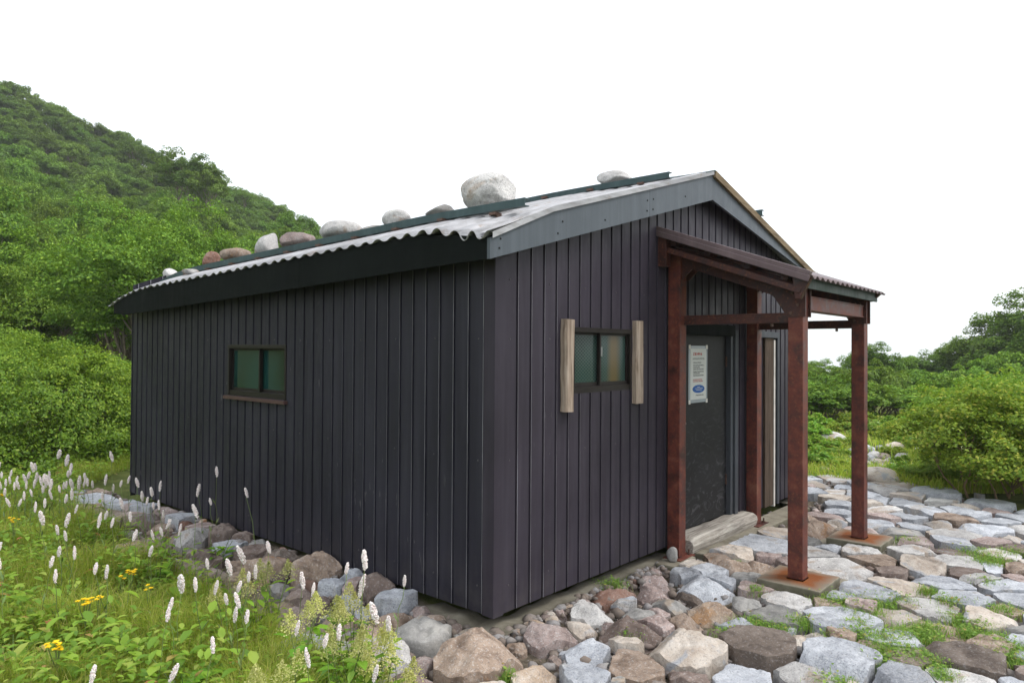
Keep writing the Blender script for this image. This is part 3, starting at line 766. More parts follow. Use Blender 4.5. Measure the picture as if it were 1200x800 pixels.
for z_ in (.16, .95, 1.72, 2.1):
    for k in range(14):
        u = .127 + PITCHW * (3 * k) + R_.uniform(-.004, .004); zz = z_ + R_.uniform(-.008, .008)
        if u < W - .1 and not (u > 2.1 and z_ < 1.9) and not any(a - .02 < u < b + .02 and c - .03 < zz < d + .05 for a, b, c, d in (FW, DOOR, RECESS)): m.tube([(u, -.0115, zz), (u, -.0165, zz)], [.006, .005], 6)
        if u < L - .1 and z_ < 2.0 and not (SWN[0] - .02 < u < SWN[1] + .02 and SWN[2] < zz < SWN[3]): m.tube([(-.0115, u, zz), (-.0165, u, zz)], [.006, .005], 6)
hp(m, 'cladding_screws', MT['screw'])
# rough concrete footing showing under the sheets
m = MB(); nn = 60
def footing(p0, p1, out, w_=.02):
    m = MB()
    p0, p1, out = Vector(p0), Vector(p1), Vector(out); rows = []
    n_ = 70
    for i in range(n_ + 1):
        p = p0.lerp(p1, i / n_); e = w_ * (1 + .5 * noise.noise(p * 3.0)); z = -.085 + .03 * noise.noise(p * 5)
        rows += [p - out * .12 + Vector((0, 0, z)), p + out * .03 + Vector((0, 0, z)), p + out * e + Vector((0, 0, z - .035)), p + out * (e + .035) + Vector((0, 0, -.22))]
    f = [(i * 4 + k, i * 4 + k + 1, i * 4 + 5 + k, i * 4 + 4 + k) for i in range(n_) for k in range(3)]
    m.add(rows, f); hp(m, 'concrete_footing', MT['footing'], smooth=True)
footing((-.1, 0, 0), (2.2, 0, 0), (0, -1, 0)); footing((0, -.1, 0), (0, .75, 0), (-1, 0, 0), .05); footing((W, 0, 0), (W, 3, 0), (1, 0, 0), .06); footing((4.9, 0, 0), (5.5, 0, 0), (0, -1, 0))
# roof sheets, corrugated across the slope
def roof_sheet(xa, xb, ya, yb, nx, name, crump):
    CP = .150; ny = int((yb - ya) / CP * 10)
    xs = [xa + (xb - xa) * i / nx for i in range(nx + 1)]; V = []
    for j in range(ny + 1):
        y = ya + (yb - ya) * j / ny
        ph = 2 * math.pi * (y - ya) / CP; s = math.cos(ph); s = math.copysign(abs(s) ** .7, s)
        for x in xs:
            a = .011; zz = 0
            if crump and y < .75 and x < xa + .5:
                k = sm((.75 - y) / .8) * (1 - (x - xa) / .5)
                a = .013 + .014 * k; zz = .02 * k * noise.noise(Vector((x * 6, y * 7, 1)))
            V.append((x + (.02 * noise.noise(Vector((y * 5, 0, 0))) if x == xa and crump else 0), y, roofz(x, y) + a * s + zz))
    V = np.array(V); n_ = nx + 1; A = (np.arange(ny)[:, None] * n_ + np.arange(nx)[None, :]).reshape(-1)
    Fq = np.stack([A, A + n_, A + n_ + 1, A + 1], 1)
    me = idx_mesh(name, V, Fq); o = link(name, me, MT['roof'], None, True); o.parent = hut; o.location = -HO
    md = o.modifiers.new('thickness', 'SOLIDIFY'); md.thickness = .004
    return o
roof_sheet(E0, XA, -OV - .01, L + .14, 18, 'roof_sheet', True)
roof_sheet(XA, W + .30, -OV - .01, L + .14, 8, 'roof_sheet', False)
m = MB()
for i in range(20):
    ya, yb = -OV - .02 + (L + .31) * i / 20, -OV - .02 + (L + .31) * (i + 1) / 20
    za, zb = roofz(XA, ya) + .022, roofz(XA, yb) + .022
    m.add([(XA - .16, ya, za - .048), (XA, ya, za + .0), (XA + .16, ya, za - .044), (XA - .16, yb, zb - .048), (XA, yb, zb + .0), (XA + .16, yb, zb - .044)], [(0, 1, 4, 3), (1, 2, 5, 4)])
rc = hp(m, 'ridge_cap', MT['green']); md = rc.modifiers.new('t', 'SOLIDIFY'); md.thickness = .008
# side fascia below the eave, in three lengths, and its soffit
ys = [-.135, 1.9, 3.9, L + .02]
for a, b in zip(ys[:-1], ys[1:]):
    m = MB(); n_ = 6
    for i in range(n_):
        y0, y1 = a + (b - a) * i / n_ + (.002 if i == 0 else 0), a + (b - a) * (i + 1) / n_ - (.002 if i == n_ - 1 else 0)
        def ft(y): return min(roofz(E0 + .02, y), roofz(E0 + .03, y)) - .012
        def fb(y):
            q = 2.188 - .033 * max(0, y)
            return q if y < 5.1 else q + (ft(y) - .06 - q) * sm((y - 5.35) / .5) * .55
        X0, X1 = -.198, -.176
        v = []
        for y in (y0, y1): v += [(X0, y, fb(y)), (X1, y, fb(y)), (X1, y, ft(y)), (X0, y, ft(y))]
        m.add(v, [(0, 4, 5, 1), (1, 5, 6, 2), (2, 6, 7, 3), (3, 7, 4, 0)] + ([(0, 1, 2, 3)] if i == 0 else []) + ([(4, 7, 6, 5)] if i == n_ - 1 else []))
    hp(m, 'fascia_board', MT['fascia'])
m = MB(); m.add([(-.19, -.13, 2.21), (.0, -.13, 2.23), (.0, 5.2, 2.07), (-.19, 5.2, 2.02)], [(0, 1, 2, 3)]); hp(m, 'soffit', MT['fascia'])
# bargeboards on the gable
def barge(x0, x1, t0, b0, t1, b1, y0=-.142, y1=-.118):
    m = MB(); v = [(x0, y0, b0), (x1, y0, b1), (x1, y0, t1), (x0, y0, t0), (x0, y1, b0), (x1, y1, b1), (x1, y1, t1), (x0, y1, t0)]
    m.add(v, [(0, 1, 2, 3), (7, 6, 5, 4), (0, 4, 5, 1), (1, 5, 6, 2), (2, 6, 7, 3), (3, 7, 4, 0)]); return m
def bt(x): return roofz(x, -.13) - (.016 if x < XA else .03) - (.0 if x > .3 else .0)
def bb(x):
    if x < XA: t = (x + .2) / (XA + .2); return 2.186 * (1 - t) + 3.010 * t
    return 3.010 - (x - XA) * (3.010 - 2.640) / (4.69 - XA)
segs = [(-.200, 1.62), (1.624, XA)]
for a, b in segs:
    xs = np.linspace(a, b, 7)
    m = MB()
    for p, q in zip(xs[:-1], xs[1:]): m.v, m.f = (lambda o: (m.v + o.v, m.f + [tuple(i + len(m.v) for i in f) for f in o.f]))(barge(p, q, bt(p), bb(p), bt(q), bb(q)))
    hp(m, 'bargeboard', MT['trimgrey'])
m = barge(XA + .001, 5.35, bt(XA), bb(XA), bt(5.35), bb(5.35)); hp(m, 'bargeboard', MT['trimgrey'])
m = MB()                                                  # nails of the boards
for x, dz in ((-.12, .05), (-.11, .105), (.45, .05), (.5, .12), (1.0, .06), (1.58, .05), (1.585, .13), (1.67, .05), (1.675, .13), (2.2, .09)):
    p = (x, -.1425, bb(x) + dz); m.box((p[0] - .005, -.1465, p[2] - .005), (p[0] + .005, -.142, p[2] + .005))
hp(m, 'board_nails', MT['black'])
# pale verge flashing on the left slope, tan batten edge on the right slope
m = MB(); xs = np.linspace(E0 + .02, XA, 16)
for p, q in zip(xs[:-1], xs[1:]):
    zp, zq = roofz(p, -.15) + .016, roofz(q, -.15) + .016
    m.add([(p, -.158, zp - .036), (q, -.158, zq - .036), (q, -.158, zq), (p, -.158, zp), (p, -.05, zp + .006), (q, -.05, zq + .006)], [(0, 1, 2, 3), (3, 2, 5, 4)])
hp(m, 'verge_flashing', MT['roof'])
m = MB(); m.beam((XA + .01, -.150, roofz(XA, 0) - .012), (W + .29, -.150, roofz(W + .29, 0) - .012), .036, .062); hp(m, 'verge_batten', MT['verge'])
# steel rails that hold the boulders on the roof
def rail(x, ya, yb, h0=.03, h1=.085, bzf=None):
    m = MB(); n_ = 24
    for i in range(n_):
        y0, y1 = ya + (yb - ya) * i / n_, ya + (yb - ya) * (i + 1) / n_
        def bz(y): return roofz(x, max(y, .9)) if x < XA else roofz(x, y)
        for (dx0, dx1, a, b) in ((0, .006, h0, h1), (.0061, .05, h1 - .007, h1 - .0005), (.0061, .05, h0 + .0005, h0 + .007)):
            v = []
            for y in (y0, y1): v += [(x + dx0, y, bz(y) + a), (x + dx1, y, bz(y) + a), (x + dx1, y, bz(y) + b), (x + dx0, y, bz(y) + b)]
            m.add(v, [(0, 4, 5, 1), (1, 5, 6, 2), (2, 6, 7, 3), (3, 7, 4, 0), (0, 1, 2, 3), (4, 7, 6, 5)])
    r_ = hp(m, 'stone_rail', MT['green'])
    y = ya + .25
    while y < yb:
        b_ = MB(); z = roofz(x, y); b_.box((x - .02, y - .02, z - .01), (x + .03, y + .02, z + h0 + .002)); b_.box((x - .045, y - .03, z + .012), (x - .0205, y + .03, z + .03))
        hp(b_, 'rail_bracket', MT['bolt'], r_)
        y += .52
rail(.30, .02, 5.7); rail(1.98, -.11, 5.7, .01, .062); rail(3.72, -.19, 5.6, .02, .08); rail(4.95, -.1, 5.6)
# windows
def window(x0, x1, z0, z1, place, glass, name, depth, slide, sill):
    wn = empty('window', (0, 0, 0)); wn.parent = hut; wn.location = -HO + Vector(place((x0 + x1) / 2, 0, z0)); WN = wn
    def wp(mb, nm, mat, **kw):
        o = mb.build(nm, mat, None, **kw); o.parent = wn; o.location = -Vector(place((x0 + x1) / 2, 0, z0)); return o
    def bx(mb, a, b, dz0, dz1, d0, d1): 
        P, Q = place(a, d0, dz0), place(b, d1, dz1); mb.box([min(p, q) for p, q in zip(P, Q)], [max(p, q) for p, q in zip(P, Q)])
    m = MB(); t = .020; o_ = .018
    bx(m, x0 - .006, x0 + t, z0, z1, -depth, o_); bx(m, x1 - t, x1 + .006, z0, z1, -depth, o_)
    bx(m, x0 - .008, x1 + .008, z1 - .03, z1 + .006, -depth, o_ + .004); bx(m, x0 + t, x1 - t, z0 - .002, z0 + .045, -depth, o_ - .006)
    wp(m, 'frame', MT['frame'], bevel=.002)
    mid = (x0 + x1) / 2
    for (a, b, dd) in ((x0 + t, mid + .02, -depth * .55), (mid - .02, x1 - t, -depth * .25)):
        m = MB(); s = .020; c0, c1 = dd - .012, dd + .012
        bx(m, a, a + s, z0 + .046, z1 - .031, c0, c1); bx(m, b - s, b, z0 + .046, z1 - .031, c0, c1)
        bx(m, a + s, b - s, z0 + .046, z0 + .046 + s * 1.3, c0, c1 - .001); bx(m, a + s, b - s, z1 - .031 - s * .8, z1 - .031, c0, c1 - .001)
        wp(m, 'sash', MT['frame'])
        m = MB(); bx(m, a + s, b - s, z0 + .046 + s * 1.3, z1 - .031 - s * .8, dd - .004, dd + .003); wp(m, 'pane', glass)
    if slide:
        m = MB(); bx(m, mid - .012, mid - .002, (z0 + z1) / 2 + .03, (z0 + z1) / 2 + .10, -depth * .25 + .013, -depth * .25 + .022); wp(m, 'latch', MT['latch'])
    if sill:
        m = MB(); bx(m, x0 - .03, x1 + .03, z0 - .035, z0 - .004, -.0, .05); wp(m, 'sill', MT['sillbrown'], bevel=.003)
    m = MB(); bx(m, x0, x1, z0, z1, -depth - .03, -depth - .01); wp(m, 'backing', MT['black'])
window(FW[0], FW[1], FW[2], FW[3], lambda u, d, z: (u, -d, z), MT['glass_front'], 'w', .07, True, False)
window(SWN[0], SWN[1], SWN[2], SWN[3], lambda u, d, z: (-d, u, z), MT['glass_side'], 'w', .11, False, True)
# weathered posts either side of the front window
def batten(x0, x1, z0, z1, seed, y0=-.062):
    m = MB(); n_ = 14; rows = []
    prof = [(x0, -.013), (x0, y0 * .8), (x0 + .012, y0), ((x0 + x1) / 2 + .012, y0 - .006), (x1 - .01, y0), (x1, y0 * .8), (x1, -.013)]
    for i in range(n_ + 1):
        z = z0 + (z1 - z0) * i / n_
        for k, (x, y) in enumerate(prof):
            j = noise.noise(Vector((x * 9, seed, z * 5))) * .010; j2 = noise.noise(Vector((x * 40, seed, z * 2.2))) * .006
            rows.append((x + j, y + j2, z + (.006 * noise.noise(Vector((x * 50, y * 50, seed))) if i in (0, n_) else 0)))
    K = len(prof)
    f = [(i * K + k, i * K + k + 1, (i + 1) * K + k + 1, (i + 1) * K + k) for i in range(n_) for k in range(K - 1)]
    f += [tuple(range(K)), tuple(n_ * K + k for k in range(K))[::-1]]
    m.add(rows, f); return hp(m, 'window_batten', MT['wood'])
o = batten(.655, .755, 1.225, 1.865, 3); o['label'] = 'squared weathered batten left of the front window'
o = batten(1.580, 1.675, 1.235, 1.885, 9); o['label'] = 'cracked weathered batten right of the front window'
# door: leaf set back in its opening
dr = empty('door', (0, 0, 0)); dr.parent = hut; dr.location = -HO + Vector((2.9, 0, 0))
def dp(mb, nm, mat, parent=dr, **kw):
    o = mb.build(nm, mat, None, **kw); o.parent = parent; o.location = Vector((-2.9, 0, 0)); return o
m = MB(); m.box((DOOR[0], .035, .06), (DOOR[1], .075, 1.80)); dp(m, 'door_leaf', MT['door'], bevel=.003)
m = MB(); m.box((3.395, -.012, .04), (3.445, .06, 1.80)); m.box((3.465, -.028, .04), (3.535, .06, 1.86)); dp(m, 'door_jamb', MT['jamb'], bevel=.003)
m = MB(); m.box((2.30, -.030, 1.798), (3.46, .06, 1.905)); dp(m, 'door_header', MT['fascia'], bevel=.003)
m = MB(); m.box((3.44, .02, .04), (3.47, .07, 1.8)); m.box((2.3, .08, -.05), (5.0, .11, 1.95)); dp(m, 'backing', MT['black'])
m = MB(); m.box((2.47, .022, .95), (2.50, .036, 1.07)); m.tube([(2.485, .0, 1.01), (2.485, .03, 1.01)], [.018, .014], 10); dp(m, 'handle', MT['latch'])
for hz_ in (.35, 1.5):
    m = MB(); m.box((3.375, .026, hz_), (3.397, .036, hz_ + .10)); dp(m, 'hinge', MT['bolt'])
# weathered timber sill, bowed and cracked
m = MB(); n_ = 26; rows = []
for i in range(n_ + 1):
    x = 2.36 + 1.36 * i / n_; e = .012 * noise.noise(Vector((x * 3, 2, 0)))
    top = .045 + .012 * noise.noise(Vector((x * 4, 7, 0))) - (.02 if i in (0, n_) else 0)
    for (y, z) in ((.05, -.085), (-.135 + e, -.085), (-.15 + e, -.02), (-.14 + e, top - .015), (-.12, top), (.0, top + .006), (.05, top)): rows.append((x, y + .006 * noise.noise(Vector((x * 12, y * 30, z * 30))), z))
K = 7; f = [(i * K + k, i * K + (k + 1) % K, (i + 1) * K + (k + 1) % K, (i + 1) * K + k) for i in range(n_) for k in range(K)] + [tuple(range(K)), tuple(n_ * K + k for k in range(K))[::-1]]
m.add(rows, f); sl_ = dp(m, 'door_sill', MT['woodx'])
# narrow second opening right of the porch post
op = empty('side_opening', (0, 0, 0)); op.parent = hut; op.location = -HO + Vector((4.4, 0, 0))
def opp(mb, nm, mat, **kw): o = mb.build(nm, mat, None, **kw); o.parent = op; o.location = Vector((-4.4, 0, 0)); return o
m = MB(); m.box((RECESS[0] - .03, -.03, 1.80), (RECESS[1] + .06, .04, 1.865)); m.box((RECESS[1], -.028, -.02), (RECESS[1] + .055, .04, 1.80)); opp(m, 'frame', MT['jamb'], bevel=.003)
m = MB(); m.box((RECESS[0], .02, -.02), (RECESS[0] + .17, .05, 1.80)); opp(m, 'inner_panel', MT['front'])
m = MB(); m.box((RECESS[0] + .171, -.005, -.02), (RECESS[0] + .40, .045, 1.80)); opp(m, 'brown_plank', MT['woodgreyb'])
m = MB(); m.box((RECESS[0] + .401, -.012, -.04), (RECESS[0] + .435, .04, 1.78)); opp(m, 'edge_board', MT['white'])
# ------------------------------------------------------------------ concrete step slab, blocks and pads
def slab(name, x0, x1, y0, y1, z0, z1, mat, seed, rough=.012, bev=.01):
    import bmesh
    bm = bmesh.new(); bmesh.ops.create_cube(bm, size=1)
    cx, cy, cz = (x0 + x1) / 2, (y0 + y1) / 2, z0
    for v in bm.verts: v.co = Vector((v.co.x * (x1 - x0), v.co.y * (y1 - y0), (v.co.z + .5) * (z1 - z0)))
    bmesh.ops.bevel(bm, geom=bm.edges[:], offset=bev, segments=2, profile=.5, affect='EDGES')
    bmesh.ops.subdivide_edges(bm, edges=bm.edges[:], cuts=5, use_grid_fill=True)
    for v in bm.verts:
        p = v.co * 9 + Vector((seed * 7, 0, 0)); v.co += Vector((noise.noise(p), noise.noise(p + Vector((9, 0, 0))), noise.noise(p + Vector((0, 9, 0))) * .6)) * rough
    me = bpy.data.meshes.new(name); bm.to_mesh(me); bm.free()
    o = link(name, me, mat); o.location = (cx, cy, cz); return o
tag(slab('door_step', 2.43, 4.95, -.25, -.012, -.22, -.088, MT['concrete'], 1), 'low rough concrete step running below the door sill', 'step')
tag(slab('kerb_block', 1.90, 2.29, -.21, -.03, -.22, -.075, MT['concrete'], 2, .012, .02), 'pale concrete block under the foot of the left wall post', 'block')
tag(slab('kerb_block', 2.30, 2.56, -.36, -.255, -.22, -.09, MT['concrete'], 3, .012, .02), 'short concrete block at the left end of the door step', 'block')
for nm, (cx, cy) in PADS.items():
    o = slab('concrete_pad', cx - .23, cx + .23, cy - .23, cy + .23, -.135, -.052, MT['pad'], 5 + cx, .006, .008)
    tag(o, 'square concrete pad with rust stain under the %s porch post' % ('nearer outer' if nm == 'near' else 'farther outer'), 'pad', 'concrete pads under the porch posts')
    # mortar spread round the pad, ragged edge
    m = MB(); n_ = 60; rows = [(cx, cy, -.118)]
    for ring, (rr_, zz) in enumerate(((.30, -.118), (.38, -.121), (.44, -.135), (.455, -.2))):
        for k in range(n_):
            a = 2 * math.pi * k / n_
            sq = rr_ / max(abs(math.cos(a)), abs(math.sin(a))) ** .75
            q = sq * (1 + .28 * noise.noise(Vector((math.cos(a) * 2.2 + cx * 3, math.sin(a) * 2.2, 0))) + .07 * noise.noise(Vector((math.cos(a) * 9 + cx, math.sin(a) * 9, 0))))
            rows.append((cx + .04 + q * math.cos(a), cy - .06 + q * math.sin(a), zz + .012 * noise.noise(Vector((a * 5, ring, cx)))))
    f = [(0, 1 + k, 1 + (k + 1) % n_) for k in range(n_)]
    for ring in range(3): f += [(1 + ring * n_ + k, 1 + (ring + 1) * n_ + k, 1 + (ring + 1) * n_ + (k + 1) % n_, 1 + ring * n_ + (k + 1) % n_) for k in range(n_)]
    m.add(rows, f); mo = m.build('mortar', MT['concrete'], smooth=True); tag(mo, kind='structure')
# ------------------------------------------------------------------ porch of rusty steel
PX1, PX2, PYO, PYW = 2.215, 3.80, -1.075, -.085
porch = empty('porch_canopy', ((PX1 + PX2) / 2, PYO, -.05), 0, 'rusty red steel porch with brown corrugated lean-to roof over the door', 'porch')
PO = Vector(porch.location)
def pp(mb, nm, mat, parent=None, **kw):
    o = mb.build(nm, mat, None, **kw); o.parent = parent or porch; o.location = -PO if parent is None else (0, 0, 0); return o
def prz(y): return 2.652 + .368 * y                       # roof sheet, y negative outward
h = .056
posts = []
for (x, y, zb) in ((PX1, PYO, -.052), (PX2, PYO, -.052), (PX1 - .04, PYW, -.075), (PX2 - .02, PYW, -.088)):
    m = MB(); top = prz(y) - .13
    m.box((x - h, y - h, zb + (.0 if y < -.5 else .008)), (x + h, y + h, top))
    p = pp(m, 'post', MT['rust'], bevel=.006); posts.append(p)
    if y > -.5:
        m = MB(); m.box((x - .12, y - .10, zb - .004), (x + .14, y + .06, zb + .008)); pp(m, 'base_plate', MT['rust'], p, bevel=.002)
        m = MB()
        for bx_ in (x + .105,):
            m.tube([(bx_, y - .06, zb), (bx_, y - .06, zb + .05)], [.008, .008], 8); m.tube([(bx_, y - .06, zb + .008), (bx_, y - .06, zb + .02)], [.016, .016], 6)
        pp(m, 'anchor_bolt', MT['bolt'], p)
    else:
        m = MB(); 
        for k in range(4): m.box((x - h - .004 + k * 0, y - h - .004, zb - .001), (x + h + .004, y + h + .004, zb + .007))
        pp(m, 'weld_collar', MT['rust'], p)
# sloping side beams with curved haunches at the posts
for x in (PX1, PX2):
    pts = []
    yo, yw = PYO + h, PYW - h
    bot = lambda y: prz(y) - .235
    top = lambda y: prz(y) - .085
    R_ = .17
    poly = [(PYO - h - .02, top(PYO - h - .02)), (PYW + .07, top(PYW + .07)), (PYW + .07, bot(PYW) - .12), (yw - .0, bot(yw) - .12)]
    poly += [(yw - .09, bot(yw - .09)), (yo + .13, bot(yo + .13)), (yo + .10, bot(yo + .10) - .015)]
    poly += [(yo, bot(yo) - .13), (PYO - h - .02, bot(yo) - .13)]
    m = MB(); m.prism(poly, 0, x - h - .008, x - h + .006); 
    m.prism([(y, z) for y, z in ((PYO - .02, top(PYO)), (PYW, top(PYW)), (PYW, bot(PYW)), (PYO - .02, bot(PYO)))], 0, x - h + .0065, x + h - .0065)
    m.prism(poly, 0, x + h - .006, x + h + .008)
    b_ = pp(m, 'side_beam', MT['rustdark'])
    m = MB()
    for (by, bz_) in ((PYO - .02, bot(PYO) - .02), (PYO + .02, bot(PYO) + .07), (PYO - .02, bot(PYO) + .13 - .06), (PYO + .03, bot(PYO) - .08), (PYW + .02, bot(PYW) - .08), (PYW - .03, bot(PYW) + .02)):
        m.tube([(x - h - .018, by, bz_), (x - h - .006, by, bz_)], [.011, .013], 6)
    pp(m, 'bolts', MT['bolt'], b_)
m = MB(); m.box((PX1 + h + .009, PYO - .050, 1.977), (PX2 - h - .009, PYO + .050, 2.067)); m.box((PX1 + h + .009, PYO - .057, 2.0675), (PX2 - h - .009, PYO + .057, 2.077)); m.box((PX1 + h + .009, PYO - .057, 1.967), (PX2 - h - .009, PYO + .057, 1.9765)); pp(m, 'front_beam', MT['rust'], bevel=.002)
for x in (PX1 - .0, PX2 + .0):
    m = MB(); m.box((x - .03, PYO + h, 1.872), (x + .03, PYW - h, 1.925)); m.box((x - .03, PYO + h, 1.925), (x - .022, PYW - h, 1.948)); pp(m, 'tie_bar', MT['rustdark'], bevel=.002)
    m = MB(); m.tube([(x, PYO + .2, 1.845), (x, PYO + .2, 1.88)], [.012, .012], 6); pp(m, 'bolts', MT['bolt'])
m = MB(); m.box((PX1 - h, PYW - .03, 2.42), (PX2 + h, PYW + .05, 2.52)); pp(m, 'wall_beam', MT['rustdark'])
RX0, RX1 = 1.985, 3.965
for y in (-.12, -.42, -.75, -1.04):
    m = MB(); z = prz(y) - .055; m.box((RX0 + .05, y - .025, z - .03), (RX1 - .03, y + .025, z + .025)); pp(m, 'purlin', MT['rustdark'])
# lower edge member under the left verge and bracket plates
m = MB(); m.beam((RX0 + .03, -.0, prz(0) - .135), (RX0 + .03, -1.17, prz(-1.17) - .125), .045, .045); m.box((RX0 - .01, -.09, prz(0) - .30), (RX0 + .07, -.013, prz(0) - .03)); pp(m, 'verge_member', MT['rustdark'], bevel=.003)
m = MB(); m.beam((RX0 - .004, .0, prz(0) + .012), (RX0 - .004, -1.245, prz(-1.245) + .012), .055, .05); m.beam((RX0 - .03, .0, prz(0) - .022), (RX0 - .03, -1.245, prz(-1.245) - .022), .012, .045); pp(m, 'verge_flashing', MT['porchsheet'], bevel=.008)
# corrugated sheet
CP = .118; nx = int((RX1 - RX0) / CP * 8); rows = []; ny_ = 6
for j in range(ny_ + 1):
    y = -1.255 + 1.255 * j / ny_
    for i in range(nx + 1):
        x = RX0 + (RX1 - RX0) * i / nx; rows.append((x, y, prz(y) + .012 * math.cos(2 * math.pi * (x - RX0) / CP)))
Fq = [(j * (nx + 1) + i, j * (nx + 1) + i + 1, (j + 1) * (nx + 1) + i + 1, (j + 1) * (nx + 1) + i) for j in range(ny_) for i in range(nx)]
m = MB(); m.add(rows, Fq); o = pp(m, 'porch_roof_sheet', MT['porchsheet'], smooth=True); md = o.modifiers.new('t', 'SOLIDIFY'); md.thickness = .004
m = MB(); m.box((RX0 + .02, -1.20, prz(-1.2) - .095), (RX1 - .06, -1.183, prz(-1.2) - .012)); pp(m, 'eave_board', MT['porchgreen'], bevel=.002)
for x in (RX0 + .035, RX1 - .10):
    lo_ = .21 if x < 3 else .13
    m = MB(); m.prism([(-1.24, prz(-1.24) - .012), (-1.10, prz(-1.1) - .012), (-1.13, prz(-1.1) - lo_), (-1.165, prz(-1.1) - lo_)], 0, x - .02, x + .03); pp(m, 'bracket', MT['rustdark'] if x < 3 else MT['rustdark'], bevel=.003)
# ------------------------------------------------------------------ notice on the door
def notice():
    x0, x1, z0, z1 = 2.605, 2.975, 1.18, 1.70
    Y = .035
    t = empty('notice_sheet', ((x0 + x1) / 2, Y, z0), 0, 'white laminated notice with red heading and blue oval on the door', 'notice')
    TL = Vector(t.location)
    pm = mat_plain('notice_paper', (.60, .62, .60), .35, 0, .03, 3, .5, .03); lam = mat_plain('laminate_edge', (.34, .38, .41), .25, 0, .05, 5, .5, .05)
    red = mat_plain('red_print', (.50, .04, .03), .5); ink = mat_plain('grey_print', (.10, .11, .11), .5); blue = mat_plain('blue_print', (.015, .10, .36), .4, 0, .05)
    def q(mb, nm, mat): o = mb.build(nm, mat, None); o.parent = t; o.location = -TL; return o
    m = MB(); m.box((x0, Y - .004, z0), (x1, Y - .001, z1)); q(m, 'laminate', lam)
    m = MB(); m.box((x0 + .03, Y - .006, z0 + .03), (x1 - .03, Y - .0042, z1 - .025)); q(m, 'paper', pm)
    m = MB()
    for cx_, cz_ in ((x0 + .015, z0 + .01), (x1 - .015, z0 + .01), (x0 + .015, z1 - .01), (x1 - .015, z1 - .01)): m.box((cx_ - .016, Y - .0075, cz_ - .018), (cx_ + .016, Y - .0045, cz_ + .018))
    q(m, 'corner_tape', MT['white'])
    w_ = x1 - x0; R = random.Random(4)
    def glyphs(mb, xa, xb, zc, hh, st):                     # illegible small characters: short strokes
        x = xa
        while x < xb:
            cw = hh * .95
            for k in range(3):
                zz = zc + R.uniform(-.4, .4) * hh; a = x + R.uniform(0, .2) * cw; b = x + R.uniform(.6, .9) * cw
                mb.box((a, Y - .0072, zz - st / 2), (b, Y - .0062, zz + st / 2))
            xx = x + R.uniform(.3, .6) * cw; mb.box((xx - st / 2, Y - .0073, zc - hh * .45), (xx + st / 2, Y - .0061, zc + hh * .45))
            x += hh * 1.08
    m = MB(); glyphs(m, x0 + .085, x1 - .105, z1 - .075, .028, .007); q(m, 'red_heading', red)
    m = MB(); glyphs(m, x0 + .075, x1 - .07, z1 - .118, .018, .002)
    for i, (dz, e) in enumerate(((.155, .18), (.178, .09), (.196, .22), (.214, .085), (.236, .12), (.252, .21), (.272, .09))):
        glyphs(m, x0 + .085, x1 - (.08 if e < .1 else e * .75), z1 - dz, .012, .0025)
    glyphs(m, x0 + .135, x1 - .09, z0 + .068, .012, .0028); q(m, 'body_lines', ink)
    m = MB(); glyphs(m, x0 + .08, x1 - .12, z1 - .310, .012, .002); glyphs(m, x0 + .08, x1 - .10, z1 - .326, .010, .002); q(m, 'red_lines', red)
    m = MB(); cx_, cz_ = (x0 + x1) / 2 + .005, z0 + .125; n_ = 40
    v = [(cx_ + .118 * math.cos(2 * math.pi * k / n_), Y - .0075, cz_ + .037 * math.sin(2 * math.pi * k / n_)) for k in range(n_)] + [(cx_ + .118 * math.cos(2 * math.pi * k / n_), Y - .006, cz_ + .037 * math.sin(2 * math.pi * k / n_)) for k in range(n_)]
    m.add(v, [tuple(range(n_)), tuple(range(n_, 2 * n_))[::-1]] + [(k, (k + 1) % n_, n_ + (k + 1) % n_, n_ + k) for k in range(n_)]); q(m, 'blue_oval', blue)
    m = MB(); Y2 = .0015
    for a, b, zz in ((-.03, .02, .017), (-.07, .08, .004), (-.05, .06, -.01)): m.box((cx_ + a, Y - .0085, cz_ + zz - .002), (cx_ + b, Y - .0078, cz_ + zz + .002))
    q(m, 'oval_lettering', pm)
notice()
# ------------------------------------------------------------------ boulders on the roof
def rock(seed, sx, sy, sz, cuts=7, sub=4, round_=.75):
    import bmesh
    R = random.Random(seed); bm = bmesh.new(); bmesh.ops.create_icosphere(bm, subdivisions=sub, radius=1)
    pl = []
    for _ in range(cuts):
        d = Vector((R.gauss(0, 1), R.gauss(0, 1), R.gauss(0, 1))).normalized(); pl.append((d, R.uniform(round_, .97)))
    for v in bm.verts:
        p = v.co.normalized(); r_ = 1.0
        for d, k in pl:
            c = p.dot(d)
            if c > 0 and r_ * c > k: r_ = k / c * .75 + r_ * .25
        r_ *= 1 + .07 * noise.noise(p * 1.8 + Vector((seed, 0, 0))) + .025 * noise.noise(p * 6 + Vector((seed, 3, 0))) + .008 * noise.noise(p * 18)
        v.co = Vector((p.x * r_ * sx, p.y * r_ * sy, p.z * r_ * sz))
    me = bpy.data.meshes.new('boulder'); bm.to_mesh(me); bm.free()
    me.polygons.foreach_set('use_smooth', [True] * len(me.polygons)); return me
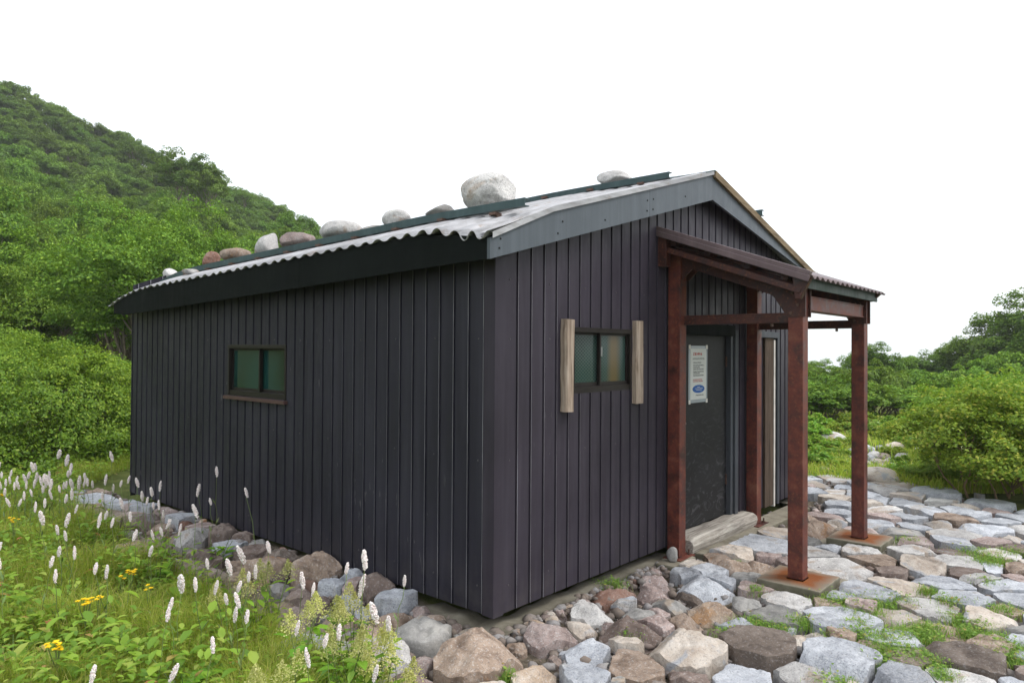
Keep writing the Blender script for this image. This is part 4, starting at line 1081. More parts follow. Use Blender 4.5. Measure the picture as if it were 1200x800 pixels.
# px centre, px bottom, px width, px height, x on the roof, stone, label
RB = [(571, 246, 66, 44, .56, 'w', 'largest rounded speckled granite boulder on the roof behind the rail end', 3),
      (515, 250, 40, 11, .52, 'g', 'low grey stone half hidden left of the largest roof boulder', 4),
      (465, 268, 38, 22, .50, 'w', 'grey white rounded boulder alone on the middle of the roof', 15),
      (436, 274, 34, 10, .50, 'g', 'low flat grey stone right of the broad boulder on the roof', 6),
      (399, 283, 52, 23, .52, 'w', 'broad flattish grey boulder on the roof at the treeline end', 17),
      (348, 291, 42, 18, .50, 'p', 'brownish pink pointed stone on the roof beside a white block', 8),
      (311, 300, 34, 26, .50, 'w', 'upright white block with two facets on the roof', 9),
      (276, 307, 40, 13, .49, 't', 'long low tan stone on the roof left of the white block', 10),
      (246, 315, 24, 17, .48, 'r', 'small dark reddish stone on the roof next to the tan one', 11),
      (190, 330, 26, 11, .46, 'w', 'last small pale stone towards the far end of the roof', 12),
      (716, 219, 44, 21, 2.22, 'w', 'grey boulder near the ridge behind the upper rail', 13),
      (736, 213, 16, 7, 2.25, 'b', 'thin grey chip lying right of the ridge boulder', 14),
      (222, 329, 20, 5, .12, 'w', 'flat pale stone sliver lying on the roof sheet below the rail', 18)]
def roof_bz(x, y): return roofz(x, y) + .02
for cx, by, pw, ph, rx, kind, lab, seed in RB:
    best = min(np.linspace(-.1, 5.75, 400), key=lambda y: abs(to_px(rx, y, roof_bz(rx, y) + .1)[0] - cx))
    y = best; D = RF(rx, y)[1]; sx = pw / 2 * D / F
    ztop = CAM[2] + (413 - (by - ph)) / F * D; zt_ = None
    # height: the top of the stone must reach the picture row by-ph
    lo, hi = 0.02, .6
    for _ in range(30):
        mid = (lo + hi) / 2
        if to_px(rx, y, roof_bz(rx, y) + mid)[1] > by - ph: lo = mid
        else: hi = mid
    Hh = lo; sz = max(.03, Hh / 2)
    o = link('roof_boulder', rock(seed, min(sx, .2) if rx < 1 else sx, sx, sz * 1.04, sub=5 if pw > 60 else 4, round_=.8 if seed == 3 else .52, cuts=7 if seed == 3 else 11), ST[kind][1])
    o.location = (rx, y, roof_bz(rx, y) + sz - .012); tag(o, lab, 'boulder', 'boulders weighing down the roof')
for (px, y, s, kind, lab) in ((878, .10, .085, 'w', 'pale stone peeping over the right slope of the roof'), (950, .02, .11, 'w', 'white block at the lower end of the right roof slope')):
    x = min(np.linspace(2.9, 5.7, 500), key=lambda q: abs(to_px(q, y, roofz(q, y) + s)[0] - px))
    o = link('roof_boulder', rock(int(px), s, s * 1.1, s * .8, 9, 3, .6), ST[kind][1]); o.location = (x, y, roofz(x, y) + s * .78 + .01); tag(o, lab, 'boulder', 'boulders weighing down the roof'); print('roofstone', x, to_px(x, y, roofz(x, y) + s))
# loose rubble stone by the left wall post
o = link('rubble_stone', rock(77, .055, .05, .065, 9, 3, .6), ST['g'][1]); o.location = (2.03, -.13, -.02); tag(o, 'small angular grey stone standing against the left wall post', 'stone')
# ------------------------------------------------------------------ foliage
G = lambda *c: c
LEAF = {
 'hill': mat_leaf('hillside_leaves', [(0, (.06, .14, .014)), (.4, (.10, .22, .02)), (.75, (.155, .30, .026)), (1, (.25, .39, .04))], .28, objvar=.27),
 'far': mat_leaf('distant_leaves', [(0, (.075, .16, .022)), (.5, (.11, .22, .03)), (1, (.16, .29, .04))], .28, objvar=.28),
 'mound': mat_leaf('thicket_leaves', [(0, (.08, .19, .015)), (.4, (.135, .29, .02)), (.8, (.22, .39, .03)), (1, (.34, .50, .05))], .42, objvar=.08),
 'yellow': mat_leaf('yellowing_leaves', [(0, (.11, .22, .02)), (.4, (.175, .33, .028)), (.8, (.28, .42, .04)), (1, (.48, .48, .07))], .42, objvar=.12),
 'herb': mat_leaf('meadow_leaves', [(0, (.11, .27, .03)), (.35, (.18, .39, .04)), (.75, (.27, .50, .055)), (.965, (.38, .52, .10)), (.985, (.45, .35, .10)), (1, (.48, .20, .08))], .42, .35),
 'grass': mat_leaf('grass_blades', [(0, (.24, .44, .03)), (.3, (.36, .55, .04)), (.65, (.50, .62, .06)), (.9, (.64, .64, .14)), (1, (.68, .54, .24))], .5),
 'weed': mat_leaf('weed_leaves', [(0, (.13, .28, .045)), (.5, (.20, .38, .06)), (.85, (.31, .46, .085)), (1, (.42, .32, .11))], .42),
 'pan': mat_leaf('yellow_green_blossom', [(0, (.45, .50, .13)), (.5, (.60, .62, .22)), (1, (.72, .70, .33))], .35),
 'stem': mat_leaf('green_stems', [(0, (.11, .19, .05)), (1, (.18, .23, .08))], .1),
}
BARK = mat_plain('pale_bark', (.20, .165, .13), .85, 0, .35, 12, .2, .6)
BARKB = mat_plain('yellow_brown_bark', (.22, .15, .085), .85, 0, .35, 12, .2, .6)

def leaf_quads(P, Nn, size, aspect=.62, rg=rng):
    """diamond leaves at points P with rough normals Nn"""
    n = len(P); Nn = Nn / np.linalg.norm(Nn, axis=1, keepdims=True)
    t = rg.normal(size=(n, 3)); t -= (t * Nn).sum(1, keepdims=True) * Nn; t /= np.linalg.norm(t, axis=1, keepdims=True)
    b = np.cross(Nn, t); s = (size * rg.uniform(.65, 1.3, n))[:, None]
    droop = -Nn * s * .12
    return np.stack([P - t * s * .5 + droop, P + b * s * aspect * .5, P + t * s * .5 + droop, P - b * s * aspect * .5], 1)
def crown(seed, R, H, z0, npad, nleaf, size, padr=.42, flat=.34, lobes=6, droop=0, hollow=.5, low=.30):
    rg = np.random.default_rng(seed)
    lob = []
    for k in range(lobes):
        a = 2 * math.pi * (k + rg.uniform(-.3, .3)) / lobes; q = rg.uniform(.35, .62) * R
        lob.append((q * math.cos(a), q * math.sin(a), z0 + H * rg.uniform(low, .62), rg.uniform(.42, .62) * R, H * rg.uniform(.24, .38)))
    lob.append((0, 0, z0 + H * .62, R * .55, H * .40))
    Ps, Ns, pads = [], [], []
    for _ in range(npad):
        lx, ly, lz, lr, lh = lob[rg.integers(len(lob))]
        d = rg.normal(size=3); d /= np.linalg.norm(d)
        if d[2] < -.25: d[2] *= -.6
        rr = rg.uniform(hollow, 1.0) ** .6
        c = np.array([lx + d[0] * lr * rr, ly + d[1] * lr * rr, lz + d[2] * lh * rr])
        pr = padr * rg.uniform(.6, 1.35) * R / 2
        m = int(nleaf / npad * rg.uniform(.6, 1.4) * (pr / (padr * R / 2)) ** 1.5) + 3
        g_ = rg.normal(size=(m, 3)); g_ /= np.maximum(1e-6, np.linalg.norm(g_, axis=1, keepdims=True)); g_ *= rg.uniform(.2, 1, (m, 1)) ** .5
        out = np.array([d[0], d[1], 0]) 
        p = c + g_ * np.array([pr, pr, pr * flat]) + out * 0
        p[:, 2] -= ((p[:, 0] - c[0]) ** 2 + (p[:, 1] - c[1]) ** 2) * .35 / pr
        nn = g_ * .35 + out * .35 + np.array([0, 0, .9]) + rg.normal(size=(m, 3)) * .42
        Ps.append(p); Ns.append(nn); pads.append(c)
    P = np.concatenate(Ps); Nn = np.concatenate(Ns)
    keep = P[:, 2] > .02
    return leaf_quads(P[keep], Nn[keep], size, .6, rg), pads, lob
def trunk_mb(seed, R, H, z0, lob, pads, nstem=1, r0=.1, spread=.2):
    rd = random.Random(seed); m = MB()
    for s in range(nstem):
        a = 2 * math.pi * s / max(1, nstem) + rd.uniform(-.5, .5); bx, by = spread * math.cos(a) * (nstem > 1), spread * math.sin(a) * (nstem > 1)
        tgt = [l for i, l in enumerate(lob) if i % nstem == s % nstem] or lob
        for l in tgt:
            ex, ey, ez = l[0] * .9, l[1] * .9, l[2]
            pts = []; rs = []
            for i in range(7):
                t = i / 6; k = t ** 1.5
                pts.append((bx + (ex - bx) * k + rd.uniform(-.05, .05) * R * (0 < i < 6) * .8, by + (ey - by) * k + rd.uniform(-.05, .05) * R * (0 < i < 6) * .8, -.15 + (ez + .15) * t)); rs.append(r0 * (1 - .82 * t) / math.sqrt(nstem))
            m.tube(pts, rs, 6)
            near = sorted(pads, key=lambda c: (c[0] - ex) ** 2 + (c[1] - ey) ** 2 + (c[2] - ez) ** 2)[:6]
            for c in near:
                p0 = Vector(pts[4]); p1 = Vector(c); mid = p0.lerp(p1, .5) + Vector((rd.uniform(-.06, .06), rd.uniform(-.06, .06), .05))
                m.tube([p0, mid, p1], [r0 * .22, r0 * .14, r0 * .05], 4, False)
    return m
def tree_proto(seed, mat, bark, **k):
    tk = {q: k.pop(q) for q in ('nstem', 'r0', 'spread') if q in k}
    Q, pads, lob = crown(seed, **k)
    cm = np_mesh('crown', Q, 4); cm.materials.append(LEAF[mat])
    tm = trunk_mb(seed, k['R'], k['H'], k['z0'], lob, pads, **tk)
    me = bpy.data.meshes.new('trunk'); me.from_pydata(tm.v, [], tm.f); me.update(); me.materials.append(bark); me.polygons.foreach_set('use_smooth', [True] * len(me.polygons))
    return cm, me
def plant_tree(name, proto, x, y, z, s, rz, label=None, cat='tree', group=None, sz=None):
    t = empty(name, (x, y, z), rz, label, cat, group); t.scale = (s, s, sz or s)
    for nm, me in (('crown', proto[0]), ('trunk', proto[1])):
        o = bpy.data.objects.new(nm, me); COL.objects.link(o); o.parent = t
    return t
NEAR = [tree_proto(100 + i, 'hill', BARK, R=1.9, H=3.3, z0=.5, npad=200, nleaf=42000, low=.28, size=.066, padr=.32, flat=.48, nstem=2, r0=.13) for i in range(4)]
MID = [tree_proto(200 + i, 'hill', BARK, R=1.95, H=3.5, z0=.5, npad=150, nleaf=28000, low=.26, size=.105, padr=.36, flat=.6, nstem=2, r0=.14) for i in range(5)]
FARP = [tree_proto(300 + i, 'far', BARK, R=2.2, H=3.4, z0=.2, npad=100, nleaf=10000, low=.1, size=.20, padr=.42, flat=.65, nstem=1, r0=.07, hollow=.3) for i in range(4)]
OPEN = [tree_proto(350 + i, 'far', BARK, R=2.4, H=4.0, z0=.5, npad=60, nleaf=6500, size=.17, padr=.36, flat=.6, nstem=2, r0=.075, hollow=.3) for i in range(2)]
# --- hillside wood on the left
hl = []
r = -110
rgh = np.random.default_rng(21)
f = 17.5
rows = []
while f < 112:
    sp = 3.1 + .018 * (f - 17) if f < 55 else 3.0
    rr = -.86 * f
    while rr < .10 * f - 1:
        r_, f_ = rr + rgh.uniform(-.32, .32) * sp, f + rgh.uniform(-.35, .35) * sp
        rr += sp * rgh.uniform(.85, 1.15)
        if f_ > 15.5 and r_ > -.05 * 90 + 6: continue
        x, y = from_RF(r_, f_); h_ = hill(r_, f_)
        if x > -2 and f_ < 24 and r_ > -4: continue
        z = gz(x, y); q = to_px(x, y, z + 3)
        # leave out what the hut hides
        if q[0] > 400: continue
        if q[0] > 160 and q[1] > 340 + 20: continue
        if q[0] < -110: continue
        hl.append((r_, f_, x, y, z, q))
    f += sp * .92
# keep the ones that show: drop trees wholly behind the slope in front
hl.sort(key=lambda t: t[1])
colmin = {}
vis = []
for t in hl:
    r_, f_, x, y, z, q = t
    top = to_px(x, y, z + 3.6)[1]; k = int(q[0] // 14)
    cur = min(colmin.get(k, 999), 999)
    if top < cur + (3.0 if f_ < 70 else 7.0) or f_ < 24: vis.append(t)
    for kk in (k - 1, k, k + 1): colmin[kk] = min(colmin.get(kk, 999), top + 1)
rowz = {}
for i, (r_, f_, x, y, z, q) in enumerate(vis):
    if f_ < 27: proto = NEAR[i % 4]
    elif f_ < 60: proto = MID[i % 5]
    else: proto = FARP[i % 4]
    s = rgh.uniform(.85, 1.3) if f_ < 60 else rgh.uniform(.75, 1.1)
    if f_ > 70 and rgh.random() < .08: proto = OPEN[i % 2]; s *= 1.0
    t = plant_tree('hillside_tree', proto, x, y, z - .25, s, rgh.uniform(0, 6.28), cat='tree', group='broadleaf trees covering the hillside', sz=s * (rgh.uniform(.95, 1.35) if f_ < 60 else rgh.uniform(.8, 1.05)))
    band = int((q[1]) // 24)
    rowz.setdefault(band, []).append((q[0], t, f_))
_u = ['', 'first', 'second', 'third', 'fourth', 'fifth', 'sixth', 'seventh', 'eighth', 'ninth', 'tenth', 'eleventh', 'twelfth', 'thirteenth', 'fourteenth', 'fifteenth', 'sixteenth', 'seventeenth', 'eighteenth', 'nineteenth']
NUM = _u[1:] + ['twentieth'] + ['twenty-' + q for q in _u[1:10]] + ['thirtieth'] + ['thirty-' + q for q in _u[1:10]] + ['fortieth'] + ['forty-' + q for q in _u[1:10]]
nb_ = len(rowz)
for bi, band in enumerate(sorted(rowz)):
    L_ = sorted(rowz[band], key=lambda t: t[0]); 
    kind_ = 'hazy tree high on the hillside' if bi < nb_ / 3 else ('green tree halfway up the hillside' if bi < 2 * nb_ / 3 else 'leafy tree low on the hillside')
    for i, (_, t, f_) in enumerate(L_):
        tag(t, '%s, %s from the left in the %s row down' % (kind_, NUM[i], NUM[bi]))
print('hillside trees', len(vis))
# tall open crowned birches on the skyline where sky shows through
for k, (px, by, D, s) in enumerate(((205, 232, 60, 1.15), (222, 240, 58, 1.1), (243, 246, 57, 1.0), (345, 292, 52, .8), (152, 200, 84, 1.0))):
    p = at_depth(px, by, D)
    plant_tree('skyline_birch', OPEN[k % 2], p[0], p[1], p[2] - .6, s, k * 1.7, ['tall open crowned birch on the skyline with sky showing through, leftmost of the clump', 'middle open crowned birch of the skyline clump', 'rightmost open crowned birch of the skyline clump', 'small upright birch on the skyline near the roof boulders', 'spiky birch on the upper ridge above the clump'][k], 'tree', 'open crowned birches on the skyline')
# --- thicket left of the hut
def dome(seed, R, H, n, size):
    rg = np.random.default_rng(seed); Ps, Ns, pads = [], [], []
    for _ in range(n):
        a = rg.uniform(0, 6.28); el = math.asin(rg.uniform(-.05, 1)); q = 1 + .09 * noise.noise(Vector((math.cos(a) * 2 + seed, math.sin(a) * 2, el * 2)))
        d = np.array([math.cos(a) * math.cos(el), math.sin(a) * math.cos(el), math.sin(el)]); k = q * rg.uniform(.86, 1.0)
        c = np.array([d[0] * R * k, d[1] * R * k, .12 + d[2] * H * k]); m = int(rg.integers(50, 120)); pr = rg.uniform(.10, .24)
        g_ = rg.normal(size=(m, 3)); g_ /= np.linalg.norm(g_, axis=1, keepdims=True); g_ *= rg.uniform(.1, 1, (m, 1)) ** .6
        p = c + g_ * np.array([pr, pr, pr * .7]); Ps.append(p); Ns.append(g_ * .4 + d * .5 + np.array([0, 0, .5]) + rg.normal(size=(m, 3)) * .4); pads.append(c)
    Q = leaf_quads(np.concatenate(Ps), np.concatenate(Ns), size, .55, rg)
    cm = np_mesh('crown', Q, 4); cm.materials.append(LEAF['mound'])
    lob = [(R * .5 * math.cos(t), R * .5 * math.sin(t), H * .6, 1, 1) for t in (0, 1.2, 2.5, 3.8, 5.0)]
    tm = trunk_mb(seed, R, H, 0, lob, pads, nstem=3, r0=.07); me = bpy.data.meshes.new('trunk'); me.from_pydata(tm.v, [], tm.f); me.update(); me.materials.append(BARK)
    return cm, me
TH = [dome(400, 2.5, 1.72, 1250, .046), dome(401, 1.5, 1.60, 600, .046)]
for k, (px, D, pi_, s, szz, lab) in enumerate(((-18, 11.0, 0, 1.0, 1.10, 'biggest domed green thicket at the left edge behind the flowers'), (96, 11.5, 1, 1.0, 1.06, 'domed green thicket between the biggest dome and the hut'), (150, 13.6, 1, .9, .96, 'dark leaved thicket filling the gap beside the hut corner'), (-190, 10.2, 0, .9, 1.0, 'domed thicket cut by the left edge of the photo'), (135, 11.4, 1, .42, .42, 'small low bush at the foot of the far hut corner'))):
    p = at_depth(px, 500, D); plant_tree('thicket_bush', TH[pi_], p[0], p[1], gz(p[0], p[1]) - .08, s, k * 2.1, lab, 'bush', 'dense green bushes left of the hut', sz=szz)
# --- right hand background
SH = [tree_proto(500 + i, 'yellow', BARKB, R=1.0, H=1.45, z0=.03, npad=190, nleaf=21000, size=.044, padr=.30, flat=.45, low=.10, nstem=6, r0=.04, spread=.22, lobes=7, hollow=.35) for i in range(2)]
def on_px(px, base_y):
    z = -.3
    for _ in range(8):
        p = at_z(px, base_y, z); z = gz(p[0], p[1])
    return p[0], p[1], z
for k, (px, by, s, szz, lab) in enumerate(((1152, 574, 1.12, .98, 'yellow green bush with many bare brown stems at the right edge'), (1215, 578, 1.05, 1.0, 'many stemmed bush cut by the right edge of the photo'), (1108, 561, .5, .6, 'smaller yellowing bush left of the many stemmed bush'), (1180, 545, 1.25, 1.0, 'taller bush standing behind the many stemmed one'), (1140, 535, 1.0, .85, 'low rounded bush beyond the yellowing one'))):
    x, y, z = on_px(px, by); plant_tree('stemmed_bush', SH[k % 2], x, y, z - .03, s, k * 1.3, lab, 'bush', 'bushes on the grass right of the paving', sz=s * szz)
RT = [tree_proto(600 + i, 'hill', BARK, R=1.5, H=1.7, z0=.15, npad=110, nleaf=13000, size=.10, padr=.36, nstem=3, r0=.07) for i in range(3)]
LBL = ['dense', 'spreading', 'rounded', 'bushy', 'pale', 'shaggy']
rt = [(950, 497, 20, 434), (972, 500, 19, 440), (1003, 497, 20, 430), (1032, 496, 20.5, 438), (1062, 494, 21, 440), (1092, 493, 21, 436), (1125, 494, 21, 430), (1160, 494, 21, 428), (1195, 494, 21, 425),
      (955, 478, 27, 424), (985, 476, 27, 428), (1018, 474, 28, 412), (1048, 474, 28, 420), (1080, 472, 28, 422), (1112, 470, 29, 418), (1148, 470, 29, 408), (1185, 470, 29, 398), (1225, 470, 29, 396),
      (1030, 462, 36, 405), (1010, 462, 38, 411), (1092, 460, 40, 400), (1070, 460, 41, 414), (1125, 458, 40, 405), (1150, 458, 38, 388), (1178, 458, 37, 362), (1205, 458, 37, 350), (1235, 458, 36, 352), (965, 460, 40, 424), (940, 460, 36, 430), (1262, 458, 34, 355)]
rl = []
for k, (px, by, D, ty) in enumerate(rt):
    p = at_depth(px, by, D); z = gz(p[0], p[1]); top = at_depth(px, ty - ((15 if px > 1080 else 8) if D > 33 else 3), D)[2]; hgt = top - z
    sv = hgt / 1.92; sh = max(sv * .78, .95 if D < 30 else 1.25) * (1.1 if D > 33 else 1)
    pr = RT[k % 3] if D < 33 else MID[k % 5]
    if D >= 33: sv = hgt / 3.75; sh = max(sv, .85)
    if (px, D) in ((1092, 40), (1178, 37)): pr = OPEN[0]; sv = hgt / 5.2; sh = max(.75, sv * .9)
    t = plant_tree('distant_tree', pr, p[0], p[1], z - .1, sh, k * 1.9, cat='tree', group='trees beyond the rocky ground on the right', sz=sv); rl.append((px, D, t))
for bandn, lo, hi in (('front dwarf row right of the porch', 0, 24), ('middle row right of the porch', 24, 33), ('back row right of the porch', 33, 99)):
    L_ = sorted([q for q in rl if lo <= q[1] < hi], key=lambda q: q[0])
    for i, (px, D, t) in enumerate(L_): tag(t, '%s green tree, %s from the left in the %s' % (LBL[i % 6], NUM[i], bandn))
# --- low shrubs and scattered rocks on the rough ground
LS = [tree_proto(700 + i, 'yellow' if i else 'herb', BARKB, R=.5, H=.45, z0=.02, npad=60, nleaf=2600, size=.065, padr=.4, nstem=2, r0=.02, hollow=.5) for i in range(2)]
lows = [(962, 545, 1.3, 'b'), (955, 528, 1.5, 'b'), (975, 536, 1.1, 'y'), (950, 512, 1.6, 'b'), (985, 548, .8, 'y'), (1062, 556, 1.0, 'g'), (1085, 560, 1.0, 'g'), (1045, 552, .8, 'g'), (1105, 560, .8, 'y'), (1050, 530, .9, 'y'), (1075, 520, 1.5, 'g'), (1100, 530, 1.3, 'y'), (1020, 508, 1.7, 'b'), (1045, 505, 1.8, 'g'), (985, 506, 1.4, 'y'), (1075, 503, 2.0, 'g'), (1010, 500, 2.0, 'y'), (960, 503, 1.8, 'b'), (1062, 541, .8, 'g'), (1120, 566, .7, 'g'), (1000, 520, 1.0, 'y')]
for i, (px, py, s, k) in enumerate(sorted(lows)):
    x, y, z = on_px(px, py); plant_tree('low_shrub', LS[0 if k == 'b' else 1] if k != 'g' else LS[0], x, y, z - .04, s * .62, i * 1.1, '%s low shrub beyond the paving, %s' % ({'b': 'bright green', 'y': 'yellow green', 'g': 'ferny green'}[k], ordl(i, len(lows))), 'shrub', 'low shrubs beyond the paving')
rk = [(975, 514, .30, 'w'), (1018, 523, .16, 'b'), (1026, 530, .14, 'w'), (1012, 534, .17, 'b'), (1030, 538, .12, 'c'), (1016, 543, .15, 'w'), (1042, 546, .16, 'w'), (1052, 544, .13, 'b'), (1010, 550, .12, 'p'), (1022, 549, .13, 'b'), (1050, 521, .20, 'c'), (1078, 525, .15, 'w'), (1035, 521, .12, 'b'), (1060, 532, .14, 'w'), (1132, 524, .2, 'c'), (1128, 541, .2, 'w'), (966, 550, .13, 'n'), (1090, 541, .11, 'w'), (1037, 531, .12, 'p'), (1030, 559, .26, 'c'), (1004, 527, .15, 'b'), (1008, 541, .13, 'w'), (1046, 536, .12, 'c')]
for i, (px, py, s, k) in enumerate(sorted(rk)):
    x, y, z = on_px(px, py); o = link('scattered_rock', rock(900 + i, s * 1.25, s, s * .6, 7, 3, .6), ST[k][1]); o.location = (x, y, z + s * .22); o.rotation_euler = (0, 0, i)
    tag(o, '%s rock among the low shrubs, %s' % (ST[k][0], ordl(i, len(rk))), 'rock', 'rocks scattered beyond the paving')
# ------------------------------------------------------------------ grass, herbs
def blades(P, Hh, W_, lean, rg, cols=None):
    n = len(P); a = rg.uniform(0, 2 * math.pi, n); d = np.stack([np.cos(a), np.sin(a), np.zeros(n)], 1); s = np.stack([-np.sin(a), np.cos(a), np.zeros(n)], 1)
    up_ = np.array([0, 0, 1.0]); h_ = Hh[:, None]; l = (lean * rg.uniform(.2, 1.3, n))[:, None]; w_ = W_[:, None]
    p1 = P + up_ * h_ * .6 + d * h_ * l * .3; p2 = P + up_ * h_ * (1 - .25 * l) + d * h_ * l
    V = np.stack([P - s * w_, P + s * w_, p1 + s * w_ * .8, p1 - s * w_ * .8, p2], 1).reshape(-1, 3)
    b = np.arange(n)[:, None] * 5
    Fq = np.concatenate([b + np.array([[0, 1, 2, 3]]), b + np.array([[3, 2, 4, 4]])])
    return V, b
def blade_mesh(name, P, Hh, W_, lean, rg, mat):
    V, b = blades(P, Hh, W_, lean, rg)
    n = len(P); me = bpy.data.meshes.new(name); me.vertices.add(n * 5); me.vertices.foreach_set('co', V.reshape(-1).astype(np.float32))
    li = np.concatenate([b + np.array([[0, 1, 2, 3]]), b + np.array([[3, 2, 4]])], 1).reshape(-1)
    me.loops.add(n * 7); me.loops.foreach_set('vertex_index', li.astype(np.int32)); me.polygons.add(n * 2)
    st = (np.arange(n)[:, None] * 7 + np.array([[0, 4]])).reshape(-1); me.polygons.foreach_set('loop_start', st.astype(np.int32))
    me.polygons.foreach_set('loop_total', np.tile([4, 3], n).astype(np.int32)); me.update(calc_edges=True)
    return link(name, me, mat)
rgm = np.random.default_rng(5)
md_ = np.array(MEADOW); mx0, mx1, my0, my1 = md_[:, 0].min(), md_[:, 0].max(), md_[:, 1].min(), md_[:, 1].max()
def meadow_pts(n, edge=0.0, wt=True):
    out = []
    while len(out) < n:
        x, y = rgm.uniform(mx0, mx1), rgm.uniform(my0, my1)
        if not pip(x, y, MEADOW): continue
        r_, f_ = RF(x, y)
        if f_ < 1.3 or r_ / f_ < -.95: continue
        if wt and rgm.random() > min(1, 3.0 / f_): continue
        if edge and seg_dist(x, y, EDGE) < edge: continue
        out.append((x, y, gz(x, y)))
    return np.array(out)
P = meadow_pts(130000)
dens = np.array([noise.noise(Vector((p[0] * 1.6, p[1] * 1.6, 4))) for p in P]); keep = dens > -.18
P = P[keep]; dens = dens[keep]
Hh = rgm.uniform(.08, .25, len(P)) * (1 + dens * .9); tag(blade_mesh('meadow_grass', P, Hh, rgm.uniform(.0009, .0022, len(P)), 1.0, rgm, LEAF['grass']), 'fine yellowing grass of the flower meadow', 'grass', kind='stuff')
# broad leaves of the meadow herbs: folded pointed leaf with midrib
def herb_leaves(name, P, size, tilt, rg, mat, stems=True, aspect=.42):
    n = len(P); a = rg.uniform(0, 2 * math.pi, n); el = rg.uniform(tilt[0], tilt[1], n)
    d = np.stack([np.cos(a) * np.cos(el), np.sin(a) * np.cos(el), np.sin(el)], 1); s = np.stack([-np.sin(a), np.cos(a), np.zeros(n)], 1); u = np.cross(s, d) * -1
    u = np.where(u[:, 2:3] < 0, -u, u)
    L_ = (size * rg.uniform(.55, 1.3, n))[:, None]; w_ = L_ * aspect * .5
    c0 = P; c1 = P + d * L_ * .5; c2 = P + d * L_ * .95 - np.array([0, 0, 1]) * L_ * .14
    up_ = u * L_ * .07
    V = np.stack([c0, P + d * L_ * .3 + s * w_ + up_, P + d * L_ * .62 + s * w_ * .85 + up_ * .8 - np.array([0, 0, 1]) * L_ * .03, c2, P + d * L_ * .62 - s * w_ * .85 + up_ * .8 - np.array([0, 0, 1]) * L_ * .03, P + d * L_ * .3 - s * w_ + up_, c1], 1).reshape(-1, 3)
    b = np.arange(n)[:, None] * 7
    Fq = np.concatenate([b + np.array([[0, 1, 2, 6]]), b + np.array([[6, 2, 3, 3]]), b + np.array([[0, 6, 4, 5]])], 0)
    tri = np.concatenate([b + np.array([[q]]) if 0 else b + np.array([t]) for t in ((0, 1, 6), (1, 2, 6), (2, 3, 6), (3, 4, 6), (4, 5, 6), (5, 0, 6))], 0)
    return link(name, idx_mesh(name, V, tri), mat, None, True)
Pc = [c for c in meadow_pts(2300, .02) if noise.noise(Vector((c[0] * 1.1, c[1] * 1.1, 21))) > -.25]
cl, sz_ = [], []
for c in Pc:                                          # each clump a rosette of leaves at several heights
    m = rgm.integers(7, 17); hgt = rgm.uniform(.06, .26) * (1.2 if noise.noise(Vector((c[0], c[1], 9))) > 0 else .8); rad_ = rgm.uniform(.04, .13)
    g_ = rgm.normal(size=(m, 3)) * np.array([rad_, rad_, .04]); g_[:, 2] += rgm.uniform(.35, 1, m) * hgt
    cl.append(c + g_); sz_ += [rgm.uniform(.035, .095)] * m
P = np.concatenate(cl); tag(herb_leaves('meadow_herbs', P, np.array(sz_), (-.2, .75), rgm, LEAF['herb']), 'broad leaved green herbs of the flower meadow', 'herbs', kind='stuff')
# ferny tiny leaflets near the ground
Pc = meadow_pts(1300); cl = []
for c in Pc:
    m = rgm.integers(16, 40); g_ = rgm.normal(size=(m, 3)) * np.array([.075, .075, .022]); g_[:, 2] += rgm.uniform(.03, .12); cl.append(c + g_)
P = np.concatenate(cl); me = np_mesh('meadow_clover', leaf_quads(P, rgm.normal(size=P.shape) * .4 + np.array([0, 0, 1.0]), .024, .75, rgm), 4)
tag(link('meadow_clover', me, LEAF['weed']), 'small leaved clover and moss low in the meadow', 'ground cover', kind='stuff')
# rough grass beyond the paving, on the right
pts = []
while len(pts) < 42000:
    f_ = 9 + 14 * rgm.random() ** 1.4; r_ = rgm.uniform(.30, .95) * f_
    x, y = from_RF(r_, f_)
    if pip(x, y, PAVE) or x < 5.6: continue
    d_ = noise.noise(Vector((x * .7, y * .7, 2)))
    q = to_px(x, y, -.3)
    if 1003 < q[0] < 1062 and 518 < q[1] < 556 and rgm.random() < .8: continue
    if rgm.random() > .55 + d_: continue
    pts.append((x, y, gz(x, y)))
P = np.array(pts); dist = np.hypot(P[:, 0] - CAM[0], P[:, 1] - CAM[1])
tag(blade_mesh('rough_grass', P, rgm.uniform(.08, .26, len(P)), dist * rgm.uniform(.0003, .0006, len(P)), .8, rgm, LEAF['grass']), 'rough yellow green grass beyond the paving edge', 'grass', kind='stuff')
pts = []
while len(pts) < 1500:
    f_ = 9.5 + 13 * rgm.random(); r_ = rgm.uniform(.30, .95) * f_; x, y = from_RF(r_, f_)
    if pip(x, y, PAVE) or x < 5.8: continue
    q = to_px(x, y, -.3)
    if 1003 < q[0] < 1062 and 518 < q[1] < 556 and rgm.random() < .85: continue
    m = rgm.integers(10, 26); c = np.array((x, y, gz(x, y))); g_ = rgm.normal(size=(m, 3)) * np.array([.16, .16, .05]); g_[:, 2] = abs(g_[:, 2]) + .05
    pts.append(c + g_)
P = np.concatenate(pts); me = np_mesh('rough_herbs', leaf_quads(P, rgm.normal(size=P.shape) * .4 + np.array([0, 0, 1.0]), .05, .6, rgm), 4)
tag(link('rough_herbs', me, LEAF['weed']), 'low leafy herbs covering the rough ground beyond the paving', 'herbs', kind='stuff')
